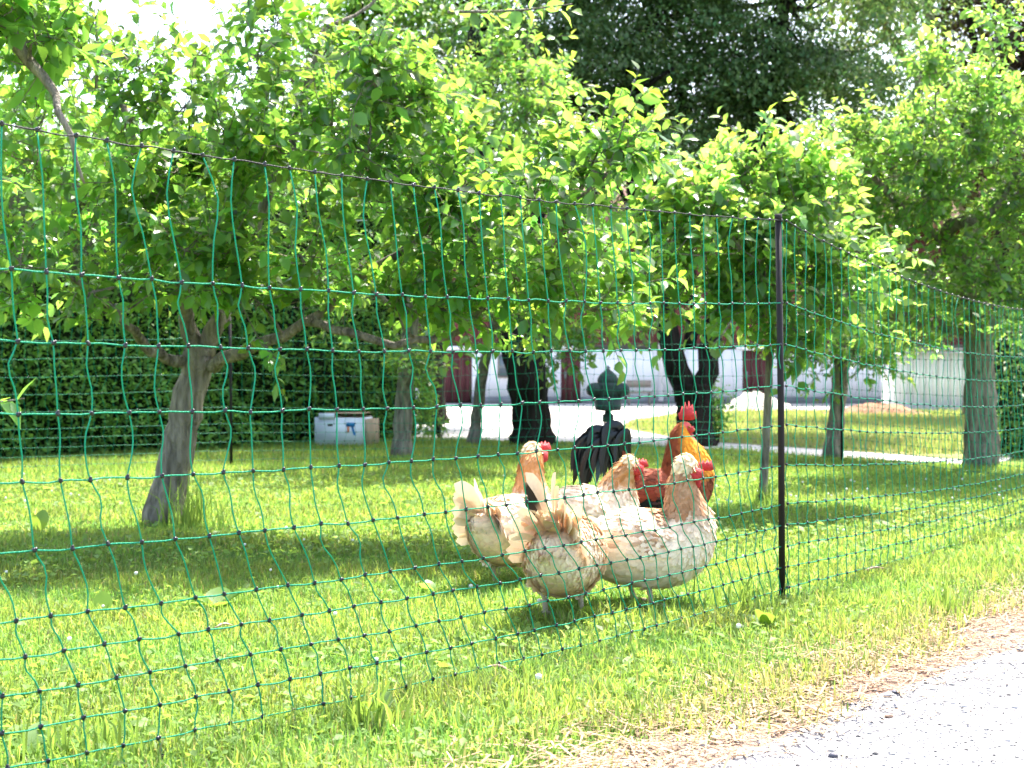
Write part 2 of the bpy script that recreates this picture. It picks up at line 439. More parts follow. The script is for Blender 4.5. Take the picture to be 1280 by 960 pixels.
def tree(name, label, cat, group, trunk, trunk_r, limbs, crowns, shoots=(), seed=0, bark=None, leaf=None, leaf_size=.065, nl=10, twigs=7,
         twig_len=(.12, .3), tint=.5, n_objects=300, V=LEAF8, T=LEAF8_T, droop=.25, clump_r=.16, flare=1.2, tw_droop=0.0):
    r = np.random.default_rng(seed)
    trunk = np.asarray(trunk, float)
    root = thing(name, label, cat, (trunk[0][0], trunk[0][1], 0), 0, group)
    # trunk
    n = 22
    tp = curve_pts(trunk, n); rr = np.interp(np.linspace(0, 1, n), np.linspace(0, 1, len(trunk_r)), trunk_r)
    rr = rr * (1 + (flare - 1) * np.exp(-np.maximum(tp[:, 2], 0) / (trunk_r[0] * 1.2)))
    rr = rr * (1 + .05 * r.normal(size=n))
    tp[:, :2] += r.normal(0, trunk_r[0] * .05, (n, 2))
    tp[0, 2] = -.03
    mb = MB(); mb.tube(tp, rr, 12, (.5, .5, .5)); obj('trunk', mb, bark, root, True)
    nodes = [(tp[i], rr[i]) for i in range(n // 2, n)]
    for lp, lr in limbs:
        q = curve_pts(lp, 14); q[1:, :] += r.normal(0, .012, (13, 3))
        R = np.linspace(lr[0], lr[1], 14) * (1 + .06 * r.normal(size=14))
        mb = MB(); mb.tube(q, R, 8); obj('branch', mb, bark, root, True)
        nodes += [(q[i], R[i]) for i in range(14)]
    NP = [a for a, b in nodes]; NR = [b for a, b in nodes]
    # clumps
    C = []
    for (c, rad, k) in crowns:
        u = nrmz(r.normal(size=(k, 3))); q = r.uniform(.25, 1, (k, 1)) ** .45
        C.append(np.asarray(c) + u * q * np.asarray(rad))
    C = np.vstack(C) if C else np.zeros((0, 3))
    C = C[C[:, 2] > .3]
    if len(C):   # leave the break in the foliage where the sky shows
        qx = C[:, 0] / C[:, 1] * F + 640; qy = HOR - (C[:, 2] - CAMH) / C[:, 1] * F
        C = C[((qx - 245) / 62) ** 2 + ((qy - 0) / 62) ** 2 > 1]
    if len(C):
        d0 = np.min(np.linalg.norm(C[:, None] - np.array(NP)[None], axis=2), 1)
        C = C[np.argsort(d0)]
    tw = MB()
    L = Leaves()
    for c in C:
        A = np.array(NP); dd = np.linalg.norm(A - c, axis=1) + .5 * np.maximum(A[:, 2] - c[2], 0)
        j = int(np.argmin(dd)); a = A[j]; ln = np.linalg.norm(c - a)
        r0 = min(NR[j] * .75, .005 + .010 * ln)
        mid = (a + c) / 2 + r.normal(0, .10 * ln + .005, 3) + np.array([0, 0, -.06 * ln])
        k = max(4, int(ln / .12) + 3)
        q = curve_pts([a, mid, c], k); R = np.linspace(r0, max(.0025, r0 * .45), k)
        tw.tube(q, R, 5)
        for i in range(1, k): NP.append(q[i]); NR.append(R[i])
        m = twigs
        P = c + r.normal(0, clump_r * .35, (m, 3))
        out = nrmz(c - np.array([trunk[-1][0], trunk[-1][1], c[2] - .4]))
        D = nrmz(r.normal(0, .75, (m, 3)) + out * .55 + np.array([0, 0, .35 - tw_droop]))
        Lg = r.uniform(twig_len[0], twig_len[1], m)
        for i in range(m):
            e = P[i] + D[i] * Lg[i]; e[2] -= .12 * Lg[i]
            tw.tube([c, P[i] * .7 + c * .3, P[i] + D[i] * Lg[i] * .5, e], [.003, .0028, .002, .0012], 3, None, False)
        ct = np.ones(3) * tint * r.normal(1, .15)
        L.add(*twigs_leaves(P, D, Lg, nl, leaf_size, r, ct, droop))
    for (a, b, k, sz) in shoots:
        a, b = np.asarray(a), np.asarray(b); ln = np.linalg.norm(b - a)
        mid = (a + b) / 2 + r.normal(0, .04 * ln, 3)
        q = curve_pts([a, mid, b], 8); tw.tube(q, np.linspace(.007, .002, 8), 5)
        seg = nrmz(b - mid)
        L.add(*twigs_leaves(np.array([a, mid]), np.array([nrmz(mid - a), seg]), np.array([ln / 2, ln / 2]), k, sz, r, np.ones(3) * .56, .12))
    if tw.v: obj('twigs', tw, bark, root, True, kind='stuff')
    if L.p:
        L.cat()
        rest = place_leaf_objects(root, L, leaf, n_objects) if n_objects else np.arange(len(L.p))
        mb = MB(); leaf_mesh(mb, L, rest, V, T); obj('foliage', mb, leaf, root, True, kind='stuff')
    return root

def E(px, py, Y, rx, ry, rz, k):
    """crown ellipsoid: centre pixel + depth, radii in pixels (x, height) and metres (depth)"""
    return (at(px, py, Y), (rx / F * Y, rz, ry / F * Y), k)

# ---- the leaning apple tree on the left
Y1 = 6.3
tree('apple_tree', 'large apple tree with leaning grey brown trunk nearest the net on the left lawn', 'tree', None,
     [gnd(205, Y1), at(222, 560, Y1), at(243, 470, Y1), at(252, 430, Y1)], (.082, .074, .068, .066),
     [([at(248, 445, Y1), at(232, 400, 6.3), at(222, 350, 6.25), at(190, 250, 6.1), at(150, 120, 6.0)], (.042, .014)),
      ([at(256, 440, Y1), at(275, 395, 6.3), at(300, 330, 6.4), at(360, 190, 6.4), at(400, 40, 6.3)], (.045, .014)),
      ([at(240, 455, Y1), at(205, 447, 6.2), at(180, 428, 6.1), at(150, 390, 5.9), at(60, 330, 5.8)], (.030, .012)),
      ([at(262, 455, Y1), at(290, 448, 6.2), at(335, 425, 6.1), at(400, 390, 6.0), at(470, 330, 5.9), at(560, 270, 5.8)], (.034, .012)),
      ([at(380, 402, 6.0), at(430, 418, 5.9), at(500, 430, 5.9), at(560, 418, 5.9), at(610, 380, 5.8), at(690, 320, 5.6)], (.020, .009)),
      ([at(360, 190, 6.4), at(450, 160, 6.2), at(540, 110, 6.0)], (.018, .008))],
     [E(100, 170, 6.0, 150, 130, .6, 29), E(300, 150, 6.1, 160, 140, .7, 34), E(470, 200, 5.9, 120, 130, .6, 24), E(330, 330, 5.9, 150, 60, .5, 18),
      E(120, 330, 5.9, 150, 60, .5, 18), E(640, 285, 5.6, 120, 80, .35, 18), E(330, -120, 6.2, 300, 90, .8, 18), E(560, 370, 5.8, 70, 40, .3, 9), E(720, 350, 5.6, 60, 50, .3, 8), E(758, 205, 5.35, 18, 30, .12, 4), E(473, 90, 5.4, 16, 45, .12, 4)],
     shoots=[(at(690, 310, 5.4), at(778, 112, 5.3), 13, .085), (at(720, 250, 5.3), at(803, 150, 5.3), 9, .08), (at(460, 190, 5.4), at(474, 40, 5.4), 11, .09), (at(430, 180, 5.4), at(495, 70, 5.3), 9, .08),
             (at(560, 15, 5.2), at(715, 5, 5.0), 9, .075), (at(330, 430, 5.5), at(352, 455, 5.4), 6, .08), (at(120, 110, 5.2), at(118, 10, 5.2), 8, .08)],
     seed=11, bark=M_bark, leaf=M_leaf, leaf_size=.070, nl=11, twigs=8)

# ---- a tree whose trunk stands left of the frame, boughs reaching in
YL = 4.7
tree('apple_tree', 'apple bough with thick grey stem reaching in at the top left corner', 'tree', None,
     [gnd(-230, YL), at(-215, 300, YL), at(-190, 120, YL)], (.08, .07, .05),
     [([at(-190, 140, YL), at(-60, 10, 4.7), at(10, 35, 4.7), at(52, 88, 4.7), at(85, 150, 4.6), at(105, 230, 4.6)], (.040, .004)),
      ([at(-200, 200, YL), at(-80, 300, 4.5), at(-40, 450, 4.3), at(-12, 500, 4.2)], (.03, .005))],
     [E(20, 30, 4.7, 60, 40, .4, 10), E(-120, -20, 4.7, 150, 90, .5, 14)],
     shoots=[(at(-40, 510, 4.2), at(30, 498, 4.1), 6, .085), (at(-30, 215, 4.4), at(40, 235, 4.3), 7, .08)],
     seed=5, bark=M_bark, leaf=M_leaf, leaf_size=.075, nl=10, twigs=7, n_objects=120)

# ---- middle trees
tree('apple_tree', 'bright apple tree with straight grey trunk between the carton and the barn', 'tree', None,
     [gnd(502, 10.75), at(505, 500, 10.75), at(512, 420, 10.6), at(530, 260, 10.4), at(540, 180, 10.3)], (.072, .066, .060, .05, .04),
     [([at(520, 330, 10.5), at(570, 260, 10.2), at(640, 170, 10), at(680, 110, 9.9)], (.035, .012)), ([at(512, 400, 10.5), at(470, 360, 10.4), at(430, 300, 10.3)], (.03, .012)),
      ([at(516, 390, 10.5), at(570, 370, 10.4), at(640, 340, 10.3)], (.03, .01))],
     [E(600, 190, 9.9, 95, 120, .55, 34), E(650, 110, 9.8, 70, 60, .45, 18), E(560, 330, 10.1, 80, 70, .5, 16), E(512, 466, 10.3, 30, 14, .15, 4), E(560, -50, 10.2, 130, 110, .7, 24),
      E(450, 370, 10.2, 70, 50, .5, 10), E(740, 200, 9.9, 40, 40, .3, 7)],
     seed=21, bark=M_bark_grey, leaf=M_leaf_young, leaf_size=.075, nl=10, twigs=7, n_objects=200, tint=.52, V=LEAF4, T=LEAF4_T)
tree('apple_tree', 'slim apple tree with leaning grey stem in front of the white barn wall', 'tree', None,
     [gnd(592, 12.4), at(597, 510, 12.4), at(606, 450, 12.2), at(625, 390, 11.8), at(650, 350, 11.4)], (.058, .05, .046, .035, .03),
     [([at(640, 365, 11.6), at(690, 340, 11.1), at(760, 345, 10.9)], (.025, .01)), ([at(650, 360, 11.4), at(690, 390, 11), at(720, 440, 10.8)], (.018, .006))],
     [E(690, 365, 10.9, 85, 45, .4, 26), E(700, 435, 10.8, 40, 28, .25, 9), E(780, 370, 10.9, 50, 45, .35, 10), E(640, 320, 11.2, 60, 50, .4, 12)],
     seed=23, bark=M_bark_grey, leaf=M_leaf_young, leaf_size=.075, nl=9, twigs=7, n_objects=150, tint=.54, V=LEAF4, T=LEAF4_T, droop=.45)
tree('young_tree', 'slender young fruit tree with pale thin stem just left of the black fence post', 'tree', None,
     [gnd(953, 7.2), at(957, 560, 7.2), at(961, 470, 7.2), at(966, 390, 7.2), at(972, 300, 7.2), at(975, 230, 7.2)], (.022, .02, .019, .017, .012, .006),
     [([at(965, 400, 7.2), at(930, 370, 7.1), at(880, 330, 7.0), at(840, 290, 6.9)], (.013, .005)), ([at(968, 370, 7.2), at(1010, 340, 7.2), at(1060, 330, 7.2)], (.012, .005)),
      ([at(968, 380, 7.2), at(950, 330, 7.1), at(935, 270, 7.1)], (.011, .005))],
     [E(895, 325, 6.9, 80, 50, .3, 18), E(980, 300, 7.1, 55, 70, .3, 17), E(1045, 355, 7.1, 50, 60, .3, 14), E(860, 270, 6.9, 45, 25, .25, 8), E(960, 420, 7.0, 60, 20, .25, 5), E(925, 395, 7.0, 45, 20, .25, 6), E(830, 355, 6.9, 40, 35, .25, 6), E(975, 222, 7.1, 32, 36, .18, 7), E(935, 225, 7.0, 14, 18, .12, 3), E(1012, 235, 7.1, 16, 20, .12, 3), E(845, 248, 6.9, 20, 10, .15, 3)],
     shoots=[(at(975, 250, 7.1), at(970, 168, 7.1), 12, .075), (at(950, 260, 7.0), at(932, 200, 7.0), 8, .07), (at(860, 280, 6.8), at(850, 232, 6.8), 8, .075), (at(1000, 270, 7.1), at(1015, 205, 7.1), 8, .07), (at(915, 400, 6.6), at(890, 432, 6.5), 5, .09)],
     seed=31, bark=M_bark_grey, leaf=M_leaf_young, leaf_size=.075, nl=10, twigs=7, tint=.54, flare=1.2)
tree('apple_tree', 'short apple tree with stubby dark stem right of the fence post before the grass slope', 'tree', None,
     [gnd(1040, 10.75), at(1046, 520, 10.75), at(1050, 480, 10.7), at(1055, 440, 10.6)], (.07, .062, .062, .055),
     [([at(1050, 460, 10.7), at(1090, 420, 10.5), at(1150, 400, 10.4)], (.035, .012)), ([at(1052, 460, 10.7), at(1010, 420, 10.5), at(980, 400, 10.4)], (.03, .012)),
      ([at(1055, 440, 10.6), at(1070, 380, 10.5), at(1080, 330, 10.4)], (.035, .012))],
     [E(1050, 425, 10.4, 75, 45, .5, 24), E(1105, 440, 10.4, 35, 14, .3, 4), E(1080, 360, 10.4, 80, 50, .5, 16), E(1000, 450, 10.4, 25, 12, .2, 3)],
     seed=41, bark=M_bark, leaf=M_leaf, leaf_size=.065, nl=9, twigs=7, n_objects=120, tint=.48, V=LEAF4, T=LEAF4_T, droop=.4)
tree('apple_tree', 'broad apple tree with thick pale grey trunk at the right edge', 'tree', None,
     [gnd(1228, 9.7), at(1226, 520, 9.7), at(1225, 450, 9.7), at(1215, 380, 9.6), at(1190, 310, 9.5)], (.112, .108, .102, .085, .065),
     [([at(1195, 325, 9.5), at(1172, 296, 9.3), at(1150, 282, 9.2), at(1100, 230, 9.0), at(1040, 160, 8.8)], (.05, .012)),
      ([at(1190, 310, 9.5), at(1185, 286, 9.2), at(1205, 276, 9.0), at(1235, 272, 8.9), at(1280, 200, 8.9)], (.055, .016)),
      ([at(1222, 420, 9.7), at(1150, 400, 9.5), at(1080, 385, 9.3), at(1050, 390, 9.2)], (.05, .014)), ([at(1225, 420, 9.7), at(1270, 370, 9.6), at(1330, 300, 9.5)], (.06, .02))],
     [E(1200, 235, 9.1, 110, 90, .6, 46), E(1130, 200, 9.0, 80, 45, .45, 22), E(1235, 140, 9.0, 50, 55, .5, 17), E(1180, 360, 9.1, 90, 40, .5, 22), E(1290, 330, 9.2, 80, 100, .6, 22), E(1300, 200, 9.2, 70, 70, .6, 17),
      E(1100, 290, 9.1, 70, 45, .4, 14), E(1065, 172, 8.8, 32, 10, .2, 4), E(1165, 95, 8.7, 14, 20, .15, 4), E(1243, 50, 8.7, 8, 30, .12, 3), E(1270, 400, 9.2, 40, 25, .4, 5), E(1150, 402, 9.6, 75, 30, .4, 14)],
     shoots=[(at(1060, 180, 8.8), at(985, 108, 8.7), 12, .075), (at(1110, 190, 8.8), at(1050, 140, 8.7), 9, .07), (at(1170, 140, 8.8), at(1165, 75, 8.7), 9, .075), (at(1235, 100, 8.7), at(1245, -5, 8.7), 11, .075), (at(1080, 240, 8.8), at(1075, 205, 8.7), 7, .07)],
     seed=51, bark=M_bark_grey, leaf=M_leaf_young, leaf_size=.072, nl=10, twigs=8, tint=.52, V=LEAF4, T=LEAF4_T)

# ---- the two big dark trees whose shade lies on the lawn
def dark_crown(seed, ells, size, n_per, density_clumps, tint, V=LEAF2, T=LEAF2_T, droop=.55, cr=.33):
    r = np.random.default_rng(seed); L = Leaves()
    for (c, rad, k) in ells:
        u = nrmz(r.normal(size=(k, 3))); q = r.uniform(.25, 1, (k, 1)) ** .5
        C = np.asarray(c) + u * q * np.asarray(rad)
        for cc in C:
            m = n_per; rr_ = cr * r.uniform(.7, 1.35)
            uu = nrmz(r.normal(size=(m, 3))); uu[:, 2] = np.abs(uu[:, 2]) * 1.1 - .25
            p = cc + uu * rr_ * np.array([1.25, 1.25, .8]) * (r.uniform(.35, 1, (m, 1)) ** .4) + r.normal(0, .04, (m, 3))
            p[:, 2] -= .35 * rr_ * np.maximum(0, np.linalg.norm(uu[:, :2], axis=1) - .5)
            d = nrmz(r.normal(0, .45, (m, 3)) + uu * np.array([.8, .8, .2]) + np.array([0, 0, -droop]))
            n = r.normal(0, .35, (m, 3)) + uu * .6 + np.array([0, 0, .8])
            col = np.ones((m, 3)) * tint * r.normal(1, .2) * np.clip(r.normal(1, .2, (m, 1)), .4, 1.7)
            col[:, 0] *= np.clip(r.normal(1, .15, m), .5, 1.6)
            L.add(p, d, n, size * r.uniform(.6, 1.2, m), col)
    L.cat(); return L

def big_tree(name, label, trunk, trunk_r, limbs, ells, seed, size, n_per, tint, bark, leaf, flare=1.4, droop=.55, cr=.33, group=None, V=LEAF2, T=LEAF2_T):
    root = thing(name, label, 'tree', (trunk[0][0], trunk[0][1], 0), 0, group)
    r = np.random.default_rng(seed)
    n = 24; tp = curve_pts(trunk, n); rr = np.interp(np.linspace(0, 1, n), np.linspace(0, 1, len(trunk_r)), trunk_r)
    rr = rr * (1 + (flare - 1) * np.exp(-np.maximum(tp[:, 2], 0) / (trunk_r[0] * .9))) * (1 + .04 * r.normal(size=n)); tp[0, 2] = -.05
    mb = MB(); mb.tube(tp, rr, 14); obj('trunk', mb, bark, root, True)
    ends = []
    for lp, lr in limbs:
        q = curve_pts(lp, 14); q[1:] += r.normal(0, .015, (13, 3)); mb = MB(); mb.tube(q, np.linspace(lr[0], lr[1], 14), 9); obj('branch', mb, bark, root, True); ends += list(q[6:])
    ends.append(tp[-1])
    tw = MB(); EN = np.array(ends)
    for (c, rad, k) in ells:
        for i in range(26):
            e = np.asarray(c) + nrmz(r.normal(size=3)) * np.asarray(rad) * r.uniform(.4, .95)
            a = EN[np.argmin(np.linalg.norm(EN - e, axis=1))]
            q = curve_pts([a, (a + e) / 2 + r.normal(0, .15, 3), e], 7); tw.tube(q, np.linspace(.03, .006, 7), 5)
    obj('boughs', tw, bark, root, True, kind='stuff')
    L = dark_crown(seed + 1, ells, size, n_per, 0, tint, droop=droop, cr=cr)
    mb = MB(); leaf_mesh(mb, L, np.arange(len(L.p)), V, T); obj('foliage', mb, leaf, root, False, kind='stuff')
    return root

YD = 12.3
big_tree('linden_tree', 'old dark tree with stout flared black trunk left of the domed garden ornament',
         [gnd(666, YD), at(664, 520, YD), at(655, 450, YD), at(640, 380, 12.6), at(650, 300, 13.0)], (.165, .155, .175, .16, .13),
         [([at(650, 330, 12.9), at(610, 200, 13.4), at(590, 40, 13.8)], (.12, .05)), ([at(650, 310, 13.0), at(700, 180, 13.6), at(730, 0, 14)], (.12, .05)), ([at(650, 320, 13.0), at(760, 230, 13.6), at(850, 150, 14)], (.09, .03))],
         [((.9, 14.2, 4.3), (1.25, 1.2, 2.0), 95), ((.2, 14.6, 4.6), (1.2, 1.0, 1.9), 50), ((1.2, 14.0, 2.8), (.9, .8, .8), 26), ((.7, 14.2, 7.0), (1.5, 1.2, 1.6), 60)], 61, .060, 350, .5, M_bark_dark, M_leaf_dark)  # last ellipsoid: crown top out of frame, added to shade the lawn
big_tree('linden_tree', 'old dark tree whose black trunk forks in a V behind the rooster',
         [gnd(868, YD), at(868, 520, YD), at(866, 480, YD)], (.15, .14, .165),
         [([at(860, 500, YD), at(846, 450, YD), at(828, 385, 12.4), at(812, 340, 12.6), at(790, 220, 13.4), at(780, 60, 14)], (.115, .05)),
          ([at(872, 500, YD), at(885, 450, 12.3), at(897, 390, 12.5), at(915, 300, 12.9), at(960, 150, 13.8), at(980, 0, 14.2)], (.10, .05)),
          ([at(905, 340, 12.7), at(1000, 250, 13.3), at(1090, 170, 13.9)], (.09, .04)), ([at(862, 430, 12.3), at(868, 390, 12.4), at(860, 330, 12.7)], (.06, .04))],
         [((2.5, 14.3, 4.3), (1.5, 1.2, 2.0), 120), ((3.0, 14.0, 3.0), (.95, .8, .95), 34), ((1.7, 14.2, 3.4), (1.0, .9, 1.2), 40), ((2.6, 14.2, 7.0), (1.8, 1.2, 1.6), 70)], 65, .060, 350, .5, M_bark_dark, M_leaf_dark)  # highest ellipsoid is unseen, added for the shadow it casts
big_tree('birch_tree', 'airy pale green weeping tree with sky showing through at the top right',
         [gnd(1222, 19), at(1215, 300, 19), at(1175, 60, 19)], (.16, .13, .08), [([at(1200, 200, 19), at(1165, 60, 18.8), at(1160, -60, 18.6)], (.07, .03)), ([at(1195, 160, 19), at(1110, 40, 18.8), at(1080, -60, 18.6)], (.06, .03))],
         [((5.5, 18.6, 5.6), (.75, .8, 1.2), 60), ((4.6, 19, 5.6), (.5, .8, 1.3), 40), ((5.4, 19, 3.4), (.9, .8, .8), 60)], 71, .10, 70, .55, M_bark_grey, M_leaf_birch, droop=.9, cr=.3)
big_tree('copper_beech', 'dark brownish tree showing behind the apple leaves in the top right corner',
         [gnd(1262, 18), at(1260, 300, 18), at(1255, 60, 18)], (.2, .17, .12), [([at(1258, 200, 18), at(1290, 60, 18), at(1330, -60, 18)], (.08, .03)), ([at(1258, 200, 18), at(1220, 60, 18), at(1200, -60, 18)], (.08, .03))],
         [((6.6, 18, 5.4), (1.0, 1, 1.7), 130), ((7.8, 18, 4.6), (1.0, 1, 2.0), 110), ((6.0, 18.4, 3.6), (.7, .8, .9), 60)], 75, .10, 85, .5, M_bark_dark, M_leaf_red)
big_tree('garden_tree', 'mid green tree rising behind the hedge on the far left',
         [gnd(250, 16.5), at(250, 400, 16.5), at(250, 330, 16.5)], (.15, .13, .1), [([at(250, 350, 16.5), at(200, 250, 16.4), at(150, 180, 16.3)], (.07, .03)), ([at(250, 350, 16.5), at(300, 270, 16.4), at(330, 220, 16.3)], (.07, .03))],
         [((-4.6, 16.2, 2.6), (1.6, .9, .9), 110), ((-3.0, 16.2, 2.5), (1.1, .9, .9), 80)], 81, .10, 80, .5, M_bark_dark, M_hedge)
big_tree('garden_tree', 'tall mid green tree behind the hedge, left of the dark old trees',
         [gnd(540, 16.8), at(540, 380, 16.8), at(535, 250, 16.8)], (.16, .13, .1), [([at(537, 300, 16.8), at(480, 150, 16.6), at(450, 40, 16.5)], (.08, .03)), ([at(537, 290, 16.8), at(580, 150, 16.6), at(600, 20, 16.5)], (.08, .03))],
         [((-1.5, 16.4, 4.1), (1.0, .9, 1.5), 110), ((-.6, 16.4, 3.9), (.9, .9, 1.6), 110), ((-.9, 16.4, 2.4), (1.2, .8, .7), 60)], 85, .10, 80, .5, M_bark_dark, M_hedge)

# ---- hedges
def hedge(name, label, A, B, h, depth, seed, n, tint=.5, size=.055):
    A, B = np.asarray(A[:2]), np.asarray(B[:2]); d = (B - A); ln = np.linalg.norm(d); d /= ln; nn = np.array([d[1], -d[0]])
    root = thing(name, label, 'hedge', (*((A + B) / 2), 0))
    r = np.random.default_rng(seed)
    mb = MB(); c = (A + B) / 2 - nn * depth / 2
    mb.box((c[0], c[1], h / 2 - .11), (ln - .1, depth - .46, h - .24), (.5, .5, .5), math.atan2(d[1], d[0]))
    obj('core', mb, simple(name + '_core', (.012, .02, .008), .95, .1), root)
    L = Leaves()
    u = r.uniform(0, ln, n); z = r.uniform(0.02, h, n)
    bulge = .07 * np.sin(u * 3.1 + 2 * np.sin(z * 2)) + .06 * np.sin(z * 5 + u * 1.7) + .04 * np.sin(u * 9 + z * 7)
    o = bulge + r.normal(-.03, .05, n)
    top = r.random(n) < .22
    p = np.stack([A[0] + d[0] * u + nn[0] * o, A[1] + d[1] * u + nn[1] * o, z], 1)
    back = r.uniform(0, depth, n)
    p[top, 0] = (A[0] + d[0] * u - nn[0] * back)[top]; p[top, 1] = (A[1] + d[1] * u - nn[1] * back)[top]; p[top, 2] = h + r.normal(-.02, .06, top.sum()) + .05 * np.sin(u[top] * 4)
    # right-hand end face
    k = n // 12; w = r.uniform(0, depth, k)
    pe = np.stack([B[0] - nn[0] * w + d[0] * r.normal(-.02, .05, k), B[1] - nn[1] * w + d[1] * r.normal(-.02, .05, k), r.uniform(.02, h, k)], 1)
    p = np.vstack([p, pe]); m = len(p)
    dd = nrmz(r.normal(0, .5, (m, 3)) + np.array([nn[0] * .8, nn[1] * .8, .1])); nm = r.normal(0, .5, (m, 3)) + np.array([nn[0], nn[1], .9])
    col = np.ones((m, 3)) * tint * np.clip(r.normal(1, .28, (m, 1)), .35, 1.9)
    L.add(p, dd, nm, size * r.uniform(.6, 1.3, m), col); L.cat()
    mb = MB(); leaf_mesh(mb, L, np.arange(m), LEAF4, LEAF4_T); obj('foliage', mb, M_hedge, root, False, kind='stuff')
    return root
hedge('clipped_hedge', 'long dense clipped green hedge along the left side of the lawn', (-5.6, 8.4), gnd(545, 13.6), 2.35, .9, 91, 48000, .6)
hedge('clipped_hedge', 'dark hedge behind the thick grey trunk at the right edge', gnd(1238, 10.9), (6.5, 9.6), 1.0, .8, 95, 9000, .4)

# ------------------------------------------------------------------ grass
def blades(n, xs, ys, h, w, lean, r, col, segs=2, curl=.6):
    ph = r.uniform(0, 2 * PI, n); ld = np.stack([np.cos(ph), np.sin(ph), np.zeros(n)], 1)
    ph2 = ph + PI / 2 + r.normal(0, .5, n); sd_ = np.stack([np.cos(ph2), np.sin(ph2), np.zeros(n)], 1)
    base = np.stack([xs, ys, np.zeros(n)], 1)
    ln = lean * np.abs(r.normal(.5, .35, n))
    up = np.array([0, 0, 1.])
    if segs == 1:
        mid = None
        tip = base + up * (h * np.cos(np.minimum(ln, 1.3)))[:, None] + ld * (h * np.sin(np.minimum(ln, 1.3)))[:, None]
        v = np.stack([base - sd_ * w[:, None] / 2, base + sd_ * w[:, None] / 2, tip], 1)
        t = np.arange(n)[:, None] * 3 + np.array([0, 1, 2])
        return v.reshape(-1, 3), t, np.repeat(col, 3, 0)
    a1 = np.minimum(ln * .5, 1.2); a2 = np.minimum(ln * (1 + curl), 1.75)
    m = base + up * (h * .55 * np.cos(a1))[:, None] + ld * (h * .55 * np.sin(a1))[:, None]
    tip = m + up * (h * .5 * np.cos(a2))[:, None] + ld * (h * .5 * np.sin(a2))[:, None]
    v = np.stack([base - sd_ * w[:, None] / 2, base + sd_ * w[:, None] / 2, m - sd_ * w[:, None] * .42, m + sd_ * w[:, None] * .42, tip], 1)
    T = np.array([[0, 1, 3], [0, 3, 2], [2, 3, 4]])
    t = (np.arange(n)[:, None, None] * 5 + T[None]).reshape(-1, 3)
    return v.reshape(-1, 3), t, np.repeat(col, 5, 0)

def noise2(x, y, s, seed):
    r = np.random.default_rng(seed); o = np.zeros_like(x)
    for k in range(5):
        a = r.uniform(0, 6.28); f = s * (1.7 ** k); o += np.sin(x * f * math.cos(a) + y * f * math.sin(a) + r.uniform(0, 6.28)) * (.75 ** k)
    return o / 2.2

def trapezoid(n, y0, y1, r, pad=.35, power=1.0):
    y = np.sqrt(r.uniform(y0 ** 2, y1 ** 2, n)); x = r.uniform(-1, 1, n) * (y * .36 + pad); return x, y

GR = np.random.default_rng(99)
def grass_zone(n, y0, y1, h0, w0, segs, limit=None):
    x, y = trapezoid(n, y0, y1, GR)
    s = road_s(x, y)
    keep = GR.random(n) < np.clip((-.07 - s + .10 * noise2(x, y, 3, 4)) / .20, 0, 1)
    far_edge = np.interp(x / y * F + 640, [0, 470, 600, 700, 800, 900, 1000, 1100, 1210, 1300], [99, 99, 13.0, 12.8, 12.2, 11.6, 10.9, 10.4, 9.85, 9.7])
    keep &= y < far_edge
    x, y, s = x[keep], y[keep], s[keep]; n = len(x)
    ns = noise2(x, y, 2.2, 8); ns2 = noise2(x, y, 7, 12)
    fence_s = (x - .783) * .746 - (y - 4.17) * .666          # >0 road side of the net
    near = np.exp(-((fence_s - .08) / .14) ** 2)
    h = h0 * np.clip(1 + .35 * ns + .3 * ns2, .4, 2) * GR.uniform(.5, 1.3, n) * (1 + .25 * near + .2 * (fence_s > 0))
    w = w0 * GR.uniform(.7, 1.3, n)
    dry = np.clip((s + .52) / .45 + .3 * ns, 0, 1)
    dry = np.where(GR.random(n) < .10 + .75 * dry * dry, 1.0, 0.0)
    g = np.ones((n, 3)) * .5 * np.clip(1 + .24 * ns[:, None] + GR.normal(0, .18, (n, 1)), .5, 1.6)
    g[:, 0] *= 1 + .18 * ns2 + GR.normal(0, .08, n)
    d = np.array([1.25, .78, 1.6]) * .5 * GR.uniform(.8, 1.6, (n, 1))
    col = np.where(dry[:, None] > 0, d, g)
    return blades(n, x, y, h, w, 1.55, GR, col, segs)
mb = MB()
v, t, c = grass_zone(135000, 1.9, 4.9, .036, .0040, 2); mb.add(v, t, None, c)
v, t, c = grass_zone(125000, 4.8, 8.2, .038, .0062, 2); mb.add(v, t, None, c)
v, t, c = grass_zone(140000, 8.1, 13.2, .045, .010, 1); mb.add(v, t, None, c)
# rough grass on the slope beyond the path
n = 40000; y = GR.uniform(11, 21, n); px = GR.uniform(780, 1300, n)
lo = np.interp(px, [775, 830, 900, 1000, 1100, 1200, 1260, 1330], [15.6, 13.9, 12.7, 11.9, 11.2, 10.5, 11, 16]); kk = (y > lo + .1) & (y < np.interp(px, [775, 850, 930], [15.6, 19.8, 20.8]))
y, px = y[kk], px[kk]; n = len(y); x = (px - 640) / F * y
cc = np.ones((n, 3)) * .5 * GR.normal(1.05, .2, (n, 1)).clip(.5, 1.6); dr = GR.random(n) < .6; cc[dr] = np.array([1.2, .8, 1.7]) * .55
v, t, c = blades(n, x, y, .07 * GR.uniform(.5, 1.4, n), .016 * GR.uniform(.7, 1.3, n), 1.0, GR, cc, 1); mb.add(v, t, None, c)
